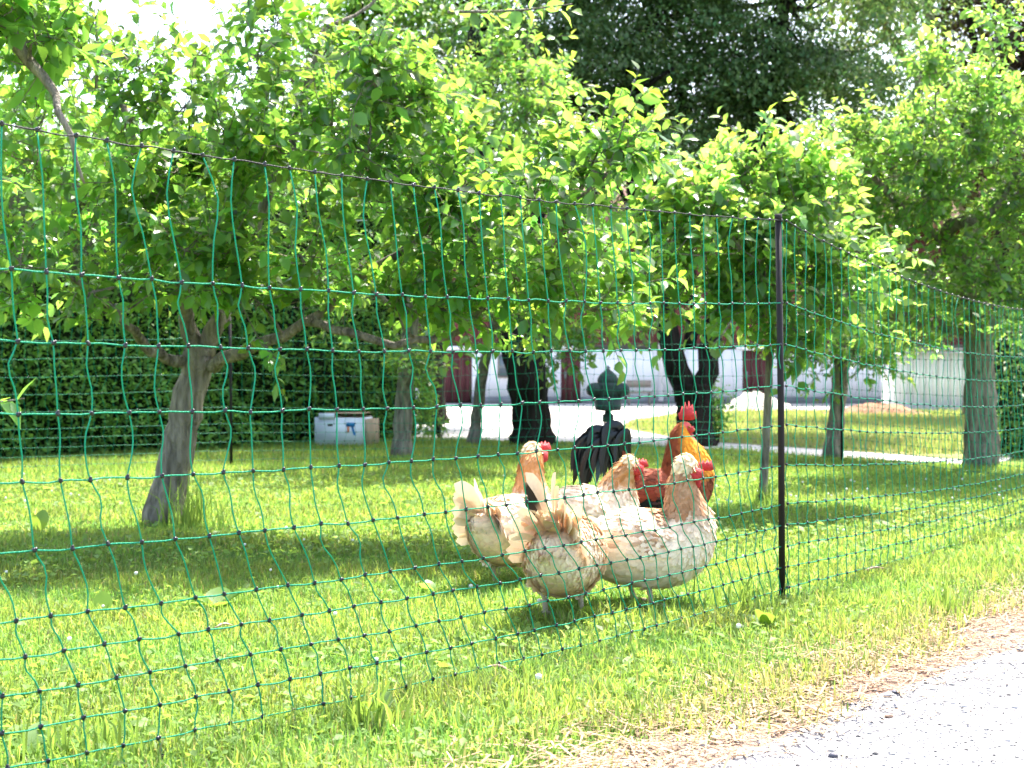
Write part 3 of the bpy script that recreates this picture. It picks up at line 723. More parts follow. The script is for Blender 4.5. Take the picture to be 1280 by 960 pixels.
# small round clover leaves and flat plantain leaves among the blades
def cover(n, y0, y1, size):
    x, y = trapezoid(n, y0, y1, GR); s_ = road_s(x, y); nz = noise2(x, y, 2.6, 77)
    k = (s_ < -.32) & (GR.random(n) < np.clip(.35 + .6 * nz, .03, 1)); x, y = x[k], y[k]; n = len(x)
    L = Leaves(); a = GR.uniform(0, 2 * PI, n); up = GR.uniform(.0, .6, n)
    L.add(np.stack([x, y, GR.uniform(.008, .03, n)], 1), np.stack([np.cos(a), np.sin(a), up], 1), GR.normal(0, .35, (n, 3)) + [0, 0, 1], size * GR.uniform(.5, 1.5, n), np.ones((n, 3)) * .5 * GR.normal(1.05, .2, (n, 1)).clip(.5, 1.6))
    L.cat(); V = LEAF4.copy(); V[:, 0] *= 1.35; leaf_mesh(mb, L, np.arange(n), V, LEAF4_T)
cover(16000, 1.95, 5, .022); cover(16000, 5, 9, .03)
# taller tufts at stems and under the birds
def tuft(px, Y, n, rad, h):
    c = gnd(px, Y)
    return blades(n, c[0] + GR.normal(0, rad, n), c[1] + GR.normal(0, rad, n), h * GR.uniform(.5, 1.2, n), .006 * GR.uniform(.7, 1.3, n), .7, GR, np.ones((n, 3)) * .5 * GR.normal(.95, .15, (n, 1)), 2)
for a in [(236, 6.1, 130, .06, .22), (205, 6.4, 70, .1, .12), (953, 7.15, 60, .05, .14), (745, 3.9, 60, .10, .07), (830, 4.0, 50, .10, .07), (1180, 4.0, 80, .06, .10), (930, 4.0, 60, .05, .13),
          (100, 2.55, 60, .05, .10), (465, 2.75, 40, .03, .12)]:
    v, t, c = tuft(*a); mb.add(v, t, None, c)
tag(obj('grass', mb, M_grass), 'mown lawn grass, longer under the net and dry toward the road', 'grass', kind='stuff')

# dry straw and pebbles on the verge
mb = MB(); n = 9000
tt = GR.uniform(-1.2, 4.5, n); ss = GR.normal(-.14, .13, n)
x = RP[0] + RD[0] * tt + RN[0] * ss; y = RP[1] + RD[1] * tt + RN[1] * ss
h = .045 * GR.uniform(.4, 1.5, n); ph = GR.uniform(0, 2 * PI, n)
dx = np.stack([np.cos(ph), np.sin(ph), GR.uniform(0, .25, n)], 1); sw = np.stack([-np.sin(ph), np.cos(ph), np.zeros(n)], 1) * (.0016 * GR.uniform(.6, 1.5, n))[:, None]
b = np.stack([x, y, np.full(n, .010) + GR.uniform(0, .008, n)], 1); e = b + dx * h[:, None]
col = np.repeat(np.ones((n, 3)) * .5 * GR.normal(1, .3, (n, 1)).clip(.3, 1.9), 4, 0)
mb.add(np.stack([b - sw, b + sw, e + sw, e - sw], 1).reshape(-1, 3), None, np.arange(n * 4).reshape(-1, 4), col)
tag(obj('straw', mb, M_straw), 'dry brown straw and clippings along the road edge', 'straw', kind='stuff')

ICO_V = None
def ico():
    t = (1 + 5 ** .5) / 2
    v = nrmz(np.array([[-1,t,0],[1,t,0],[-1,-t,0],[1,-t,0],[0,-1,t],[0,1,t],[0,-1,-t],[0,1,-t],[t,0,-1],[t,0,1],[-t,0,-1],[-t,0,1]], float))
    f = [[0,11,5],[0,5,1],[0,1,7],[0,7,10],[0,10,11],[1,5,9],[5,11,4],[11,10,2],[10,7,6],[7,1,8],[3,9,4],[3,4,2],[3,2,6],[3,6,8],[3,8,9],[4,9,5],[2,4,11],[6,2,10],[8,6,7],[9,8,1]]
    return v, np.array(f)
IV, IF = ico()
OV = np.array([[1,0,0],[-1,0,0],[0,1,0],[0,-1,0],[0,0,1],[0,0,-1]], float); OF = np.array([[0,2,4],[2,1,4],[1,3,4],[3,0,4],[2,0,5],[1,2,5],[3,1,5],[0,3,5]])
mb = MB(); n = 15000
tt = GR.uniform(-1.0, 4.2, n); ss = np.abs(GR.normal(0, .5, n)) - .16
x = RP[0] + RD[0] * tt + RN[0] * ss; y = RP[1] + RD[1] * tt + RN[1] * ss
sz = .0022 * np.exp(GR.normal(0, .45, n)); R3 = GR.uniform(.6, 1.3, (n, 1, 3))
v = np.stack([x, y, np.full(n, .009)], 1)[:, None] + OV[None] * R3 * sz[:, None, None] * np.array([1, 1, .6])
shade = np.where(GR.random(n) < .18, GR.uniform(.05, .16, n), GR.uniform(.20, .50, n))
col = np.repeat(shade[:, None] * np.array([1, .97, .94]), 6, 0)
mb.add(v.reshape(-1, 3), (OF[None] + (np.arange(n) * 6)[:, None, None]).reshape(-1, 3), None, col)
tag(obj('gravel', mb, M_pebble), 'small loose stones scattered over the pale road', 'gravel', kind='stuff')

def stone(px, py, s, label, mat, seed, flat=.6):
    Y = yd(py); c = gnd(px, Y, .010 + s * flat * .4); r = np.random.default_rng(seed)
    mb = MB()
    V = IV * r.uniform(.75, 1.2, (12, 1)) * np.array([1.2, .9, flat]) * s
    # one subdivision for a faceted pebble
    vs, fs, cache = list(V), [], {}
    def midp(a, b):
        k = (min(a, b), max(a, b))
        if k not in cache: vs.append((vs[a] + vs[b]) / 2 * 1.06); cache[k] = len(vs) - 1
        return cache[k]
    for a, b_, c_ in IF:
        ab, bc, ca = midp(a, b_), midp(b_, c_), midp(c_, a); fs += [[a, ab, ca], [b_, bc, ab], [c_, ca, bc], [ab, bc, ca]]
    mb.add(np.array(vs), fs)
    me = mb.mesh('stone', None, True); me.materials.append(mat)
    o = bpy.data.objects.new('stone', me); COL.objects.link(o); o.location = c
    return tag(o, label, 'stone')
stone(1042, 952, .0085, 'dark rounded stone on the pale road at the bottom edge', M_stone, 1)
stone(1109, 876, .0085, 'flat grey stone, left one of a pair at the road edge', M_stone, 2, .35)
stone(1120, 871, .0095, 'flat grey stone, right one of a pair at the road edge', M_stone, 3, .35)
stone(1111, 902, .0075, 'small brown stone on the road below the grey pair', M_stone_b, 4)
stone(1267, 814, .008, 'small dark stone near the right edge of the road', M_stone, 5, .4)
stone(1275, 818, .009, 'dark stone touching the right edge of the picture', M_stone, 6, .4)

# white clover heads, the white dots doubling as leaf glints
mb = MB(); n = 200
x, y = trapezoid(n, 3.0, 8.5, GR); s = road_s(x, y); nz = noise2(x, y, 1.6, 31)
k = (s < -.4) & (nz > -.15); x, y = x[k], y[k]; n = len(x)
z = GR.uniform(.03, .065, n)
v = np.stack([x, y, z], 1)[:, None] + IV[None] * (.0065 * GR.uniform(.6, 1.2, n))[:, None, None]
mb.add(v.reshape(-1, 3), (IF[None] + (np.arange(n) * 12)[:, None, None]).reshape(-1, 3))
tag(obj('clover', mb, M_petal), 'white clover heads and painted leaf glints scattered through the lawn', 'clover', kind='stuff')

# broad-leaved weeds
def weed(px, py, label, k, size, seed, upright=.5, group=None, col=.5):
    c = gnd(px, yd(py)); r = np.random.default_rng(seed)
    root = thing('weed', label, 'weed', c, 0, group)
    for i in range(k):
        a = PI / 2 + i / k * 2 * PI + r.normal(0, .4); u = np.clip(upright + r.normal(0, .15), .05, 1.4)
        d = np.array([math.cos(a) * math.cos(u), math.sin(a) * math.cos(u), math.sin(u)]); s = size * 1.25 * r.uniform(.75, 1.15)
        sd2 = nrmz(np.cross(d, [0, 0, 1.])); n = np.cross(sd2, d)
        mb = MB(); rows = 6; vv = []
        for j in range(rows):
            t = j / (rows - 1); w = .26 * math.sin(PI * (t * .9 + .06)) ** .8 * s
            p = d * t * s + np.array([0, 0, -1]) * t * t * s * .28
            for m_, lift in ((-1, .05), (0, 0), (1, .05)): vv.append(p + sd2 * w * m_ + n * lift * s * .5 * abs(m_))
        q = [[3 * j + m_, 3 * j + m_ + 1, 3 * j + m_ + 4, 3 * j + m_ + 3] for j in range(rows - 1) for m_ in (0, 1)]
        mb.add(vv, None, q, np.ones(3) * col * r.normal(1, .1)); obj('leaf', mb, M_weed, root, True, local=True)
    return root
weed(128, 772, 'single broad yellow green dock leaf standing in the shaded lawn at left', 1, .10, 1, 1.25, None, .62)
weed(270, 765, 'leafy plantain rosette in the shade behind the net', 7, .11, 2, .75)
weed(312, 782, 'bright round-leaved weed right of the plantain rosette', 6, .065, 3, .6, None, .6)
weed(48, 668, 'short broad green leaf standing on the lawn left of the leaning trunk', 2, .10, 4, 1.3, None, .4)
weed(160, 775, 'pale weed with upright leaves near the single dock leaf', 4, .06, 5, .8)
weed(540, 745, 'bright leafy weed on the lawn just left of the hens', 3, .07, 6, .7, None, .62)
weed(610, 862, 'clover-like weed with round leaves in front of the net', 7, .045, 7, .4, None, .58)
weed(655, 838, 'small bright weed in front of the net below the hens', 5, .045, 8, .5, None, .6)
weed(735, 772, 'light green weed growing at the hens feet', 6, .05, 9, .6, None, .6)
weed(465, 905, 'pointed dark dock leaf in the grass at bottom centre', 2, .075, 10, 1.0, None, .35)
weed(40, 940, 'ribbed dark weed at the bottom left corner by the net', 6, .08, 11, .5, None, .42)
weed(1155, 745, 'broad pale weed beside the net right of the post', 5, .06, 12, .4, None, .58)
weed(960, 790, 'tall thin weed at the foot of the black post', 4, .08, 13, 1.1, None, .42)
mb = MB()
for (px, py, a, ln, seed) in [(268, 800, .6, .05, 1), (610, 850, -1.0, .10, 2), (1080, 725, .3, .08, 3)]:
    c = gnd(px, yd(py), .05); d = np.array([math.cos(a), math.sin(a), .05])
    q = curve_pts([c - [0, 0, .02], c + d * ln * .5 + np.array([0, 0, -.012]), c + d * ln - [0, 0, .02]], 6); mb.tube(q, [.002, .003, .0035, .003, .002, .001], 4, (.85, .85, 1.0))
tag(obj('dry_stalks', mb, M_straw), 'bleached dry stalks lying on the grass', 'dry stalk', kind='stuff')

# ------------------------------------------------------------------ netting fence
HN = np.array([1.119, .88, .76, .64, .526, .41, .297, .236, .174, .1135, .053, .004])
NR_ = np.random.default_rng(17)
KN = MB(); KN.add(IV * np.array([1, 1, 1.1]) * .0050, IF); KN.add(IV * np.array([.7, .7, .7]) * .0045 + np.array([.002, -.002, .003]), IF)
KNOT = KN.mesh('knot', None, True); KNOT.materials.append(M_knot)

def net_span(root, A, B, n, sag, sag_low, shift_fn, r_str, r_cord, seed, objects=True, knots=None, wig=.0115, bottom=None, posts=()):
    A, B = np.asarray(A[:2], float), np.asarray(B[:2], float); d = B - A; ln = np.linalg.norm(d); d = d / ln; nn = np.array([d[1], -d[0]])
    r = np.random.default_rng(seed); rows = len(HN)
    U = (np.arange(n + 1)) / n; cen = 4 * U * (1 - U)
    P = np.zeros((rows, n + 1, 3))
    for k in range(rows):
        f = HN[k] / 1.119
        sg = (sag * f + sag_low * (1 - f)) * cen
        du = shift_fn(U, HN[k]) + (np.cumsum(r.normal(0, .0016, n + 1)) if 0 < k else 0) + r.normal(0, .003, n + 1)
        off = .03 * (1 - f) * np.sin(U * PI) + .004 * np.sin(U * 9 + k) * np.sin(U * PI)
        s = U * ln + du
        P[k, :, 0] = A[0] + d[0] * s + nn[0] * off; P[k, :, 1] = A[1] + d[1] * s + nn[1] * off
        P[k, :, 2] = np.maximum(HN[k] - sg + r.normal(0, .0010 if k else .0004, n + 1), .004)
    # cords
    hold = MB()
    for k in range(rows):
        pts = []
        for i in range(n):
            a, b = P[k, i], P[k, i + 1]
            dip = NR_.normal(0, .0011)
            pts += [a, a * .67 + b * .33 + np.array([0, 0, dip]), a * .33 + b * .67 + np.array([0, 0, dip - .0008])]
        pts.append(P[k, n])
        m = M_topcord if k == 0 else (M_botcord if k == rows - 1 else M_cord)
        mb = MB(); mb.tube(pts, r_cord, 5)
        obj('cord', mb, m if objects or k == 0 else M_net, root, True)
    # strands
    for i in range(n + 1):
        pts = [P[0, i]]
        bias = r.normal(0, .35)
        for k in range(1, rows):
            a, b = P[k - 1, i], P[k, i]; g = abs(a[2] - b[2])
            w = wig * min(1.0, g / .11) * (1.3 if g > .2 else 1)
            o1 = (bias + r.normal(0, .75)) * w; o2 = o1 * r.uniform(-.1, .9) + r.normal(0, .25) * w
            for t, o_ in ((.33, o1), (.67, o2)):
                q = a * (1 - t) + b * t; q[:2] += d * o_ + nn * r.normal(0, .1) * w; pts.append(q)
            pts.append(b)
        q = curve_pts(pts, len(pts) * 2)
        if objects:
            mb = MB(); mb.tube(q, r_str, 5); obj('strand', mb, M_net, root, True)
        else: hold.tube(q[::2], r_str, 4, None, False)
    if not objects: obj('strands', hold, M_net, root, True, kind='stuff')
    knots += [P[k, i] for k in range(rows) for i in range(n + 1)]
    return P

def post(root, p, h, r, parts=True):
    mb = MB(); p = np.asarray(p); mb.tube([(p[0], p[1], -.1), (p[0] - .004, p[1], h * .5), (p[0] - .012, p[1], h)], r, 10)
    o = obj('post', mb, M_post, root, True)
    if parts:
        mb = MB(); mb.tube([(p[0] - .012, p[1], h - .006), (p[0] - .012, p[1], h + .012)], [r * 1.25, r * 1.1], 10); sub('cap', mb, M_post, o, True)
        mb = MB(); mb.tube([(p[0], p[1], .006), (p[0], p[1], .035)], r * 1.3, 10); sub('collar', mb, M_post, o, True)
    return o

def finish_knots(root, K, count, scale=1.0):
    K = np.array(K); Y = K[:, 1]; px = K[:, 0] / Y * F + 640; py = HOR - (K[:, 2] - CAMH) / Y * F
    vis = (px > -5) & (px < 1285) & (py > -5) & (py < 965); sc_ = np.where(vis, 1 / Y, 0)
    idx = np.argsort(-sc_)[:count] if count else np.zeros(0, int); off = np.array(root['_off'])
    rk = np.random.default_rng(2)
    for i in idx:
        o = bpy.data.objects.new('knot', KNOT); o.parent = root; o.location = K[i] - off; o.rotation_euler = tuple(rk.uniform(-.5, .5, 3)); COL.objects.link(o)
    rest = np.setdiff1d(np.arange(len(K)), idx)
    mb = MB(); m = len(rest)
    v = K[rest][:, None] + IV[None] * .0050 * scale
    mb.add(v.reshape(-1, 3), (IF[None] + (np.arange(m) * 12)[:, None, None]).reshape(-1, 3)); obj('knots', mb, M_knot, root, True, kind='stuff')

PP = np.array([.783, 4.17]); D1 = np.array([1.62, 1.815]) / 2.433
P_LEFT = PP - D1 * 3.042; P_RIGHT = np.array([3.61, 8.30])
prof = lambda h: np.interp(h, [0, .06, .12, .24, .41, .53, .9, 1.12], [.95, 1.0, .97, .72, .32, .22, .12, 0.0])
def shift1(U, h):
    amp = np.interp(U, [0, .2, .45, .65, .85, 1], [.08, .12, .17, .20, .12, .015]); return amp * 1.3 * prof(h)
def shift2(U, h):
    amp = np.interp(U, [0, .15, .5, 1], [.015, .05, .06, .02]); return amp * prof(h)
front = thing('net_fence', 'tall green poultry netting with black knots and black post in front of the hens', 'fence', (PP[0], PP[1], 0))
K = []
net_span(front, P_LEFT, PP, 45, .035, .02, shift1, .0015, .0015, 101, True, K)
K2 = []
net_span(front, PP + D1 * .02, P_RIGHT, 71, .18, .03, shift2, .0014, .0015, 103, True, K2)
finish_knots(front, K + K2, 300)
post(front, PP, 1.125, .0095); post(front, P_LEFT, 1.125, .0095); post(front, P_RIGHT, 1.125, .0095)

back = thing('net_fence', 'far side of the green netting running across the lawn behind the hens', 'fence', (0, 10.3, 0))
KB = []
BP = [(-5.6, 7.9), (-1.9, 9.75), (.24, 10.45), (2.35, 10.25), (3.25, 7.3)]
for i, (a, b) in enumerate(zip(BP[:-1], BP[1:])):
    l = math.hypot(b[0] - a[0], b[1] - a[1])
    net_span(back, a, b, int(l / .07), .05, .0, lambda U, h: 0 * U, .0009, .0012, 110 + i, False, KB)
for p in BP[1:4]: post(back, p, 1.12, .010, False)
finish_knots(back, KB, 0, 1.0)

# ------------------------------------------------------------------ barn and yard
barn = thing('barn', 'long barn with dark red boards above a white rendered base, behind the trees', 'barn', (4, 25, 0))
YB = 25.0
def bx(px): return (px - 640) / F * YB
doors = [(bx(538), bx(590)), (bx(701), bx(726)), (bx(928), bx(962))]
segs = [(-2.2, doors[0][0]), (doors[0][1], doors[1][0]), (doors[1][1], doors[2][0]), (doors[2][1], 15.0)]
for a, b in segs:
    mb = MB(); mb.box(((a + b) / 2, YB + .15, .53), (b - a, .3, .82)); obj('plinth_wall', mb, M_white, barn)
    mb = MB(); mb.box(((a + b) / 2, YB + .13, .06), (b - a, .34, .12)); obj('footing', mb, M_found, barn)
for a, b in doors:
    mb = MB(); n = max(3, int((b - a) / .12)); w = (b - a) / n
    for i in range(n): mb.box((a + w * (i + .5), YB + .10 + .006 * (i % 2), .48), (w - .008, .05, .90))
    d_ = obj('door', mb, M_redwood, barn)
    mb = MB(); mb.box((a + .08, YB + .055, .5), (.03, .04, .12)); sub('handle', mb, M_found, d_)
    mb = MB(); mb.box(((a + b) / 2, YB + .04, .965), (b - a + .2, .1, .07)); obj('lintel', mb, M_white, barn)
mb = MB()
for i in range(86): mb.box((-2.2 + .2 * i + .1, YB + .05 + .008 * (i % 2), 2.1), (.19, .06, 2.15))
obj('board_cladding', mb, M_redwood, barn, kind='stuff')
mb = MB(); mb.add([[-2.5, YB - .5, 3.0], [15.3, YB - .5, 3.0], [15.3, YB + 4, 4.5], [-2.5, YB + 4, 4.5], [-2.5, YB - .5, 3.15], [15.3, YB - .5, 3.15], [15.3, YB + 4, 4.65], [-2.5, YB + 4, 4.65]], None,
        [[0,1,5,4],[4,5,6,7],[0,3,2,1],[1,2,6,5],[0,4,7,3],[3,7,6,2]]); obj('roof', mb, M_roof, barn)
mb = MB(); mb.box((6.4, YB + 2.3, 1.5), (17, 4.2, 2.9)); obj('rear_wall', mb, M_found, barn)
for px in (632,):
    c = bx(px); mb = MB(); mb.box((c, YB - .01, .66), (.28, .06, .42)); f = obj('wall_shade_patch', mb, M_greywood, barn)  # added part standing in for a greyish shadowed blur on the wall
    mb = MB(); mb.box((c, YB - .045, .66), (.22, .015, .36)); sub('pane', mb, M_wall_shade, f)
mb = MB(); mb.tube([(bx(826), YB - .06, .05), (bx(826), YB - .06, 3.0)], .045, 8); obj('downpipe', mb, M_white, barn)
for px in range(728, 926, 22):
    mb = MB(); mb.box((bx(px), YB - .008, .53), (.02, .02, .80)); obj('batten', mb, M_white, barn)

shed = thing('shed', 'low white board-fronted shed behind the slope, left of the thick right trunk', 'shed', gnd(1180, 21.2))
mb = MB()
for i in range(16):
    x = (1130 - 640) / F * 21.2 + .09 * i; mb.box((x, 21.2 + .01 * (i % 2), .43), (.084, .04, .86))
obj('board', mb, M_white, shed)
mb = MB(); mb.box(((1180 - 640) / F * 21.2, 21.6, .90), (1.7, 1.1, .05)); obj('roof', mb, M_found, shed)
mb = MB(); mb.box(((1180 - 640) / F * 21.2, 21.65, .42), (1.4, .8, .84)); obj('side_wall', mb, M_white, shed)

bench = thing('bench', 'small dark wooden bench against the white barn wall right of the ornament', 'bench', gnd(799, 24))
c = gnd(799, 24)
mb = MB(); mb.box(c + [0, 0, .22], (.42, .22, .03)); obj('seat', mb, M_greywood, bench)
mb = MB(); mb.box(c + [0, .11, .36], (.42, .03, .12)); obj('backrest', mb, M_greywood, bench)
for dx in (-.17, .17):
    for dy in (-.08, .08): mb = MB(); mb.box(c + [dx, dy, .10], (.03, .03, .20)); obj('leg', mb, M_greywood, bench)

def heap(name, label, cat, px, Y, rx, ry, h, mat, seed):
    r = np.random.default_rng(seed); mb = MB(); c = gnd(px, Y); n, m = 9, 22; v = []; 
    for i in range(n):
        t = i / (n - 1)
        for j in range(m):
            a = j / m * 2 * PI; k = 1 + .12 * math.sin(3 * a + seed) + .06 * r.normal()
            v.append([math.cos(a) * rx * t * k, math.sin(a) * ry * t * k, h * (math.cos(t * PI) * .5 + .5) * (1 + .1 * r.normal()) - .01])
    q = [[i * m + j, (i + 1) * m + j, (i + 1) * m + (j + 1) % m, i * m + (j + 1) % m] for i in range(n - 1) for j in range(m)]
    mb.add(v, None, q); me = mb.mesh(name, None, True); me.materials.append(mat)
    o = bpy.data.objects.new(name, me); COL.objects.link(o); o.location = c; return tag(o, label, cat)
heap('sand_heap', 'pale heap of sand in front of the dark red barn door', 'heap', 942, 22.2, .72, .5, .26, M_gravel_heap, 2)
heap('leaf_heap', 'low reddish brown heap on the slope behind the stubby stem', 'heap', 1098, 19.5, 1.0, .6, .17, M_leaf_litter, 5)

# ---- shrub right of the V trunk
def shrub(px, py0, py1, Y, wpx, label, n, seed, mat, size=.06):
    r = np.random.default_rng(seed); root = thing('shrub', label, 'shrub', gnd(px, Y)); mb = MB(); L = Leaves()
    base = gnd(px, Y)
    for i in range(9):
        e = at(px + r.uniform(-1, 1) * wpx, r.uniform(py0, (py0 + py1) / 2), Y + r.uniform(-.2, .2)); q = curve_pts([base, (base + e) / 2 + r.normal(0, .03, 3), e], 6); mb.tube(q, np.linspace(.008, .003, 6), 5)
        k = n // 9; t = r.uniform(.3, 1.0, k); p = base + (e - base) * t[:, None] + r.normal(0, .06, (k, 3))
        L.add(p, r.normal(0, .6, (k, 3)) + [0, -.2, .2], r.normal(0, .5, (k, 3)) + [0, 0, .8], size * r.uniform(.6, 1.2, k), np.ones((k, 3)) * .5 * r.normal(1, .25, (k, 1)).clip(.4, 1.7))
    obj('stems', mb, M_bark_dark, root, True); L.cat(); L.p[:, 2] = np.maximum(L.p[:, 2], .03)
    mb = MB(); leaf_mesh(mb, L, np.arange(len(L.p)), LEAF4, LEAF4_T); obj('foliage', mb, mat, root, True, kind='stuff')
shrub(898, 488, 560, 12.6, 14, 'small leafy shrub growing against the V-forked trunk', 380, 3, M_leaf)
shrub(548, 505, 548, 13.3, 10, 'wispy bush at the right end of the long hedge', 150, 6, M_hedge)

# ---- domed garden ornament
YO = 12.6
c = gnd(760, YO); orn = thing('garden_ornament', 'dark green domed garden ornament with rounded side lobes on a banded neck', 'ornament', c)
s = YO / F
def zed(py): return CAMH - (py - HOR) * s
def lathe(mb, prof_, cx, cy, sides=20, sx=1.0, sy=1.0):
    n = len(prof_); v = []
    for (r_, z) in prof_:
        for j in range(sides): a = j / sides * 2 * PI; v.append([cx + math.cos(a) * r_ * sx, cy + math.sin(a) * r_ * sy, z])
    q = [[i * sides + j, i * sides + (j + 1) % sides, (i + 1) * sides + (j + 1) % sides, (i + 1) * sides + j] for i in range(n - 1) for j in range(sides)]
    mb.add(v, [[0, j + 1, j] for j in range(1, sides - 1)] if False else None, q)
mb = MB(); lathe(mb, [(13 * s, zed(479)), (13.6 * s, zed(476)), (13 * s, zed(473)), (10 * s, zed(468)), (5 * s, zed(464)), (1.6 * s, zed(461)), (.0, zed(459))], c[0], c[1]); obj('dome', mb, M_iron, orn, True)
mb = MB(); mb.box((c[0], c[1], zed(459.6)), (6 * s, .012, .010)); mb.tube([(c[0], c[1], zed(462)), (c[0], c[1], zed(457))], .008, 6); obj('finial', mb, M_iron, orn)
mb = MB(); lathe(mb, [(0, zed(478)), (14 * s, zed(478.5)), (15 * s, zed(482)), (15 * s, zed(494)), (13 * s, zed(497)), (0, zed(497))], c[0], c[1]); obj('drum', mb, M_iron, orn, True)
for sx in (-1, 1):
    mb = MB(); lathe(mb, [(0, zed(478)), (7 * s, zed(479)), (11.5 * s, zed(483)), (12.5 * s, zed(488)), (11 * s, zed(493)), (6 * s, zed(496)), (0, zed(496.5))], c[0] + sx * 15 * s, c[1]); obj('lobe', mb, M_iron, orn, True)
mb = MB(); lathe(mb, [(0, zed(495)), (17 * s, zed(496)), (16.5 * s, zed(511)), (16 * s, zed(513)), (10 * s, zed(513.5)), (0, zed(513))], c[0], c[1], 10); obj('bell', mb, M_iron, orn)
mb = MB(); lathe(mb, [(4 * s, zed(511)), (4.5 * s, zed(517)), (7.2 * s, zed(518)), (7.2 * s, zed(527)), (5 * s, zed(528))], c[0], c[1]); obj('neck', mb, M_iron, orn, True)
for dx, dy in ((-1, -1), (1, -1), (1, 1), (-1, 1)):
    mb = MB(); mb.tube([(c[0] + dx * 3.5 * s, c[1] + dy * 3.5 * s, zed(526)), (c[0] + dx * 6.5 * s, c[1] + dy * 6.5 * s, 0)], .010, 6); obj('leg', mb, M_iron, orn, True)
for py in (531, 537, 543):
    mb = MB(); mb.box((c[0], c[1], zed(py)), (11 * s, 11 * s, .012)); obj('rung', mb, M_iron, orn)

# ---- carton
YC = 12.2
c = gnd(431, YC); px_ = YC / F; carton = thing('carton', 'white printed carton with flaps open standing on the grass before the hedge', 'box', c, 0)
w, hh, dep = 60 * px_, 36 * px_, .30
rz = -.18
def rot(v):
    v = np.asarray(v, float).reshape(-1, 3); k, m = math.cos(rz), math.sin(rz); return np.stack([v[:, 0] * k - v[:, 1] * m, v[:, 0] * m + v[:, 1] * k, v[:, 2]], 1)
def panel(name, cen, size, mat, parent=carton, loc=True):
    m_ = MB(); x, y, z = np.asarray(size) / 2
    V = np.array([[-x,-y,-z],[x,-y,-z],[x,y,-z],[-x,y,-z],[-x,-y,z],[x,-y,z],[x,y,z],[-x,y,z]]) + np.asarray(cen)
    m_.add(rot(V), None, [[0,3,2,1],[4,5,6,7],[0,1,5,4],[1,2,6,5],[2,3,7,6],[3,0,4,7]])
    return obj(name, m_, mat, parent, local=True)
cx0 = -8 * px_
fp = panel('front_panel', (cx0, 0, hh / 2), (w, .008, hh), M_carton)
panel('side_panel', (cx0 + w / 2 + .004, dep / 2, hh / 2), (.008, dep, hh), M_carton); panel('side_panel', (cx0 - w / 2 - .004, dep / 2, hh / 2), (.008, dep, hh), M_carton)
panel('back_panel', (cx0, dep + .004, hh / 2 + .004), (w, .008, hh + .01), M_cardboard)
panel('flap', (cx0 + .03, dep * .55, hh + .035), (w * .8, .30, .006), M_cardboard)
panel('flap', (cx0 - w / 4, -.012, hh + .012), (w * .35, .006, .05), M_carton)
panel('hand_hole', (cx0 - w * .18, -.005, hh * .74), (.045, .006, .016), M_hole)
panel('print', (cx0 + w * .26, -.0055, hh * .76), (.075, .004, .035), M_blue); panel('print', (cx0 + w * .21, -.0055, hh * .58), (.018, .004, .05), M_orange)
lm = MB(); V = np.array([[0, 0, 0], [.020, 0, 0], [.045, 0, -.075], [.022, 0, -.075]]) + np.array([cx0 + w * .27, -.0058, hh * .70]); lm.add(rot(V), None, [[0, 3, 2, 1]]); obj('print', lm, M_blue, carton, local=True)
panel('inner_box', (cx0 + w * .585, .19, hh * .47), (.055, .26, hh * .94), M_cardboard)

# ------------------------------------------------------------------ birds
FV = np.array([[0,0,0],[-.22,.25,.02],[0,.25,.07],[.22,.25,.02],[-.33,.62,.02],[0,.62,.09],[.33,.62,.02],[-.2,.92,-.01],[0,1.0,.03],[.2,.92,-.01]])
FT = np.array([[0,2,1],[0,3,2],[1,2,5],[1,5,4],[2,3,6],[2,6,5],[4,5,8],[4,8,7],[5,6,9],[5,9,8]])
def feather_cards(mb, p, d, n, ln, wd, col):
    d = nrmz(d); side = nrmz(np.cross(d, n)); n = np.cross(side, d); m = len(p)
    v = p[:, None] + side[:, None] * (FV[None, :, 0] * wd[:, None])[..., None] + d[:, None] * (FV[None, :, 1] * ln[:, None])[..., None] + n[:, None] * (FV[None, :, 2] * ln[:, None] * .28)[..., None]
    tipd = 1 - .03 * (FV[:, 1] > .8)
    cc = (col[:, None] * tipd[None, :, None]).reshape(-1, 3)
    mb.add(v.reshape(-1, 3), (FT[None] + (np.arange(m) * len(FV))[:, None, None]).reshape(-1, 3), None, cc)

def ribbon(path, width, up, col, fold=.12):
    """long tail feather: 3-vertex wide strip along path"""
    path = np.asarray(path); n = len(path); t = np.linspace(0, 1, n)
    tan = nrmz(np.gradient(path, axis=0)); side = nrmz(np.cross(tan, up)); nr = np.cross(side, tan)
    w = width * np.interp(t, [0, .12, .5, .85, .96, 1], [.25, .6, 1, .95, .55, .08])
    v = np.stack([path - side * w[:, None] - nr * w[:, None] * fold, path, path + side * w[:, None] - nr * w[:, None] * fold], 1).reshape(-1, 3)
    q = [[3 * i + k, 3 * i + k + 1, 3 * i + k + 4, 3 * i + k + 3] for i in range(n - 1) for k in (0, 1)]
    mb = MB(); c = np.asarray(col, float)
    if c.ndim == 2: c = np.repeat(c, 3, 0)
    mb.add(v, None, q, c); return mb

def voxel_body(mb, vox):
    me = mb.mesh('tmp'); o = bpy.data.objects.new('tmp', me); COL.objects.link(o)
    m = o.modifiers.new('r', 'REMESH'); m.mode = 'VOXEL'; m.voxel_size = vox
    s_ = o.modifiers.new('s', 'SMOOTH'); s_.factor = .5; s_.iterations = 5
    dg = bpy.context.evaluated_depsgraph_get(); ev = o.evaluated_get(dg)
    new = bpy.data.meshes.new_from_object(ev)
    bpy.data.objects.remove(o); bpy.data.meshes.remove(me)
    return new

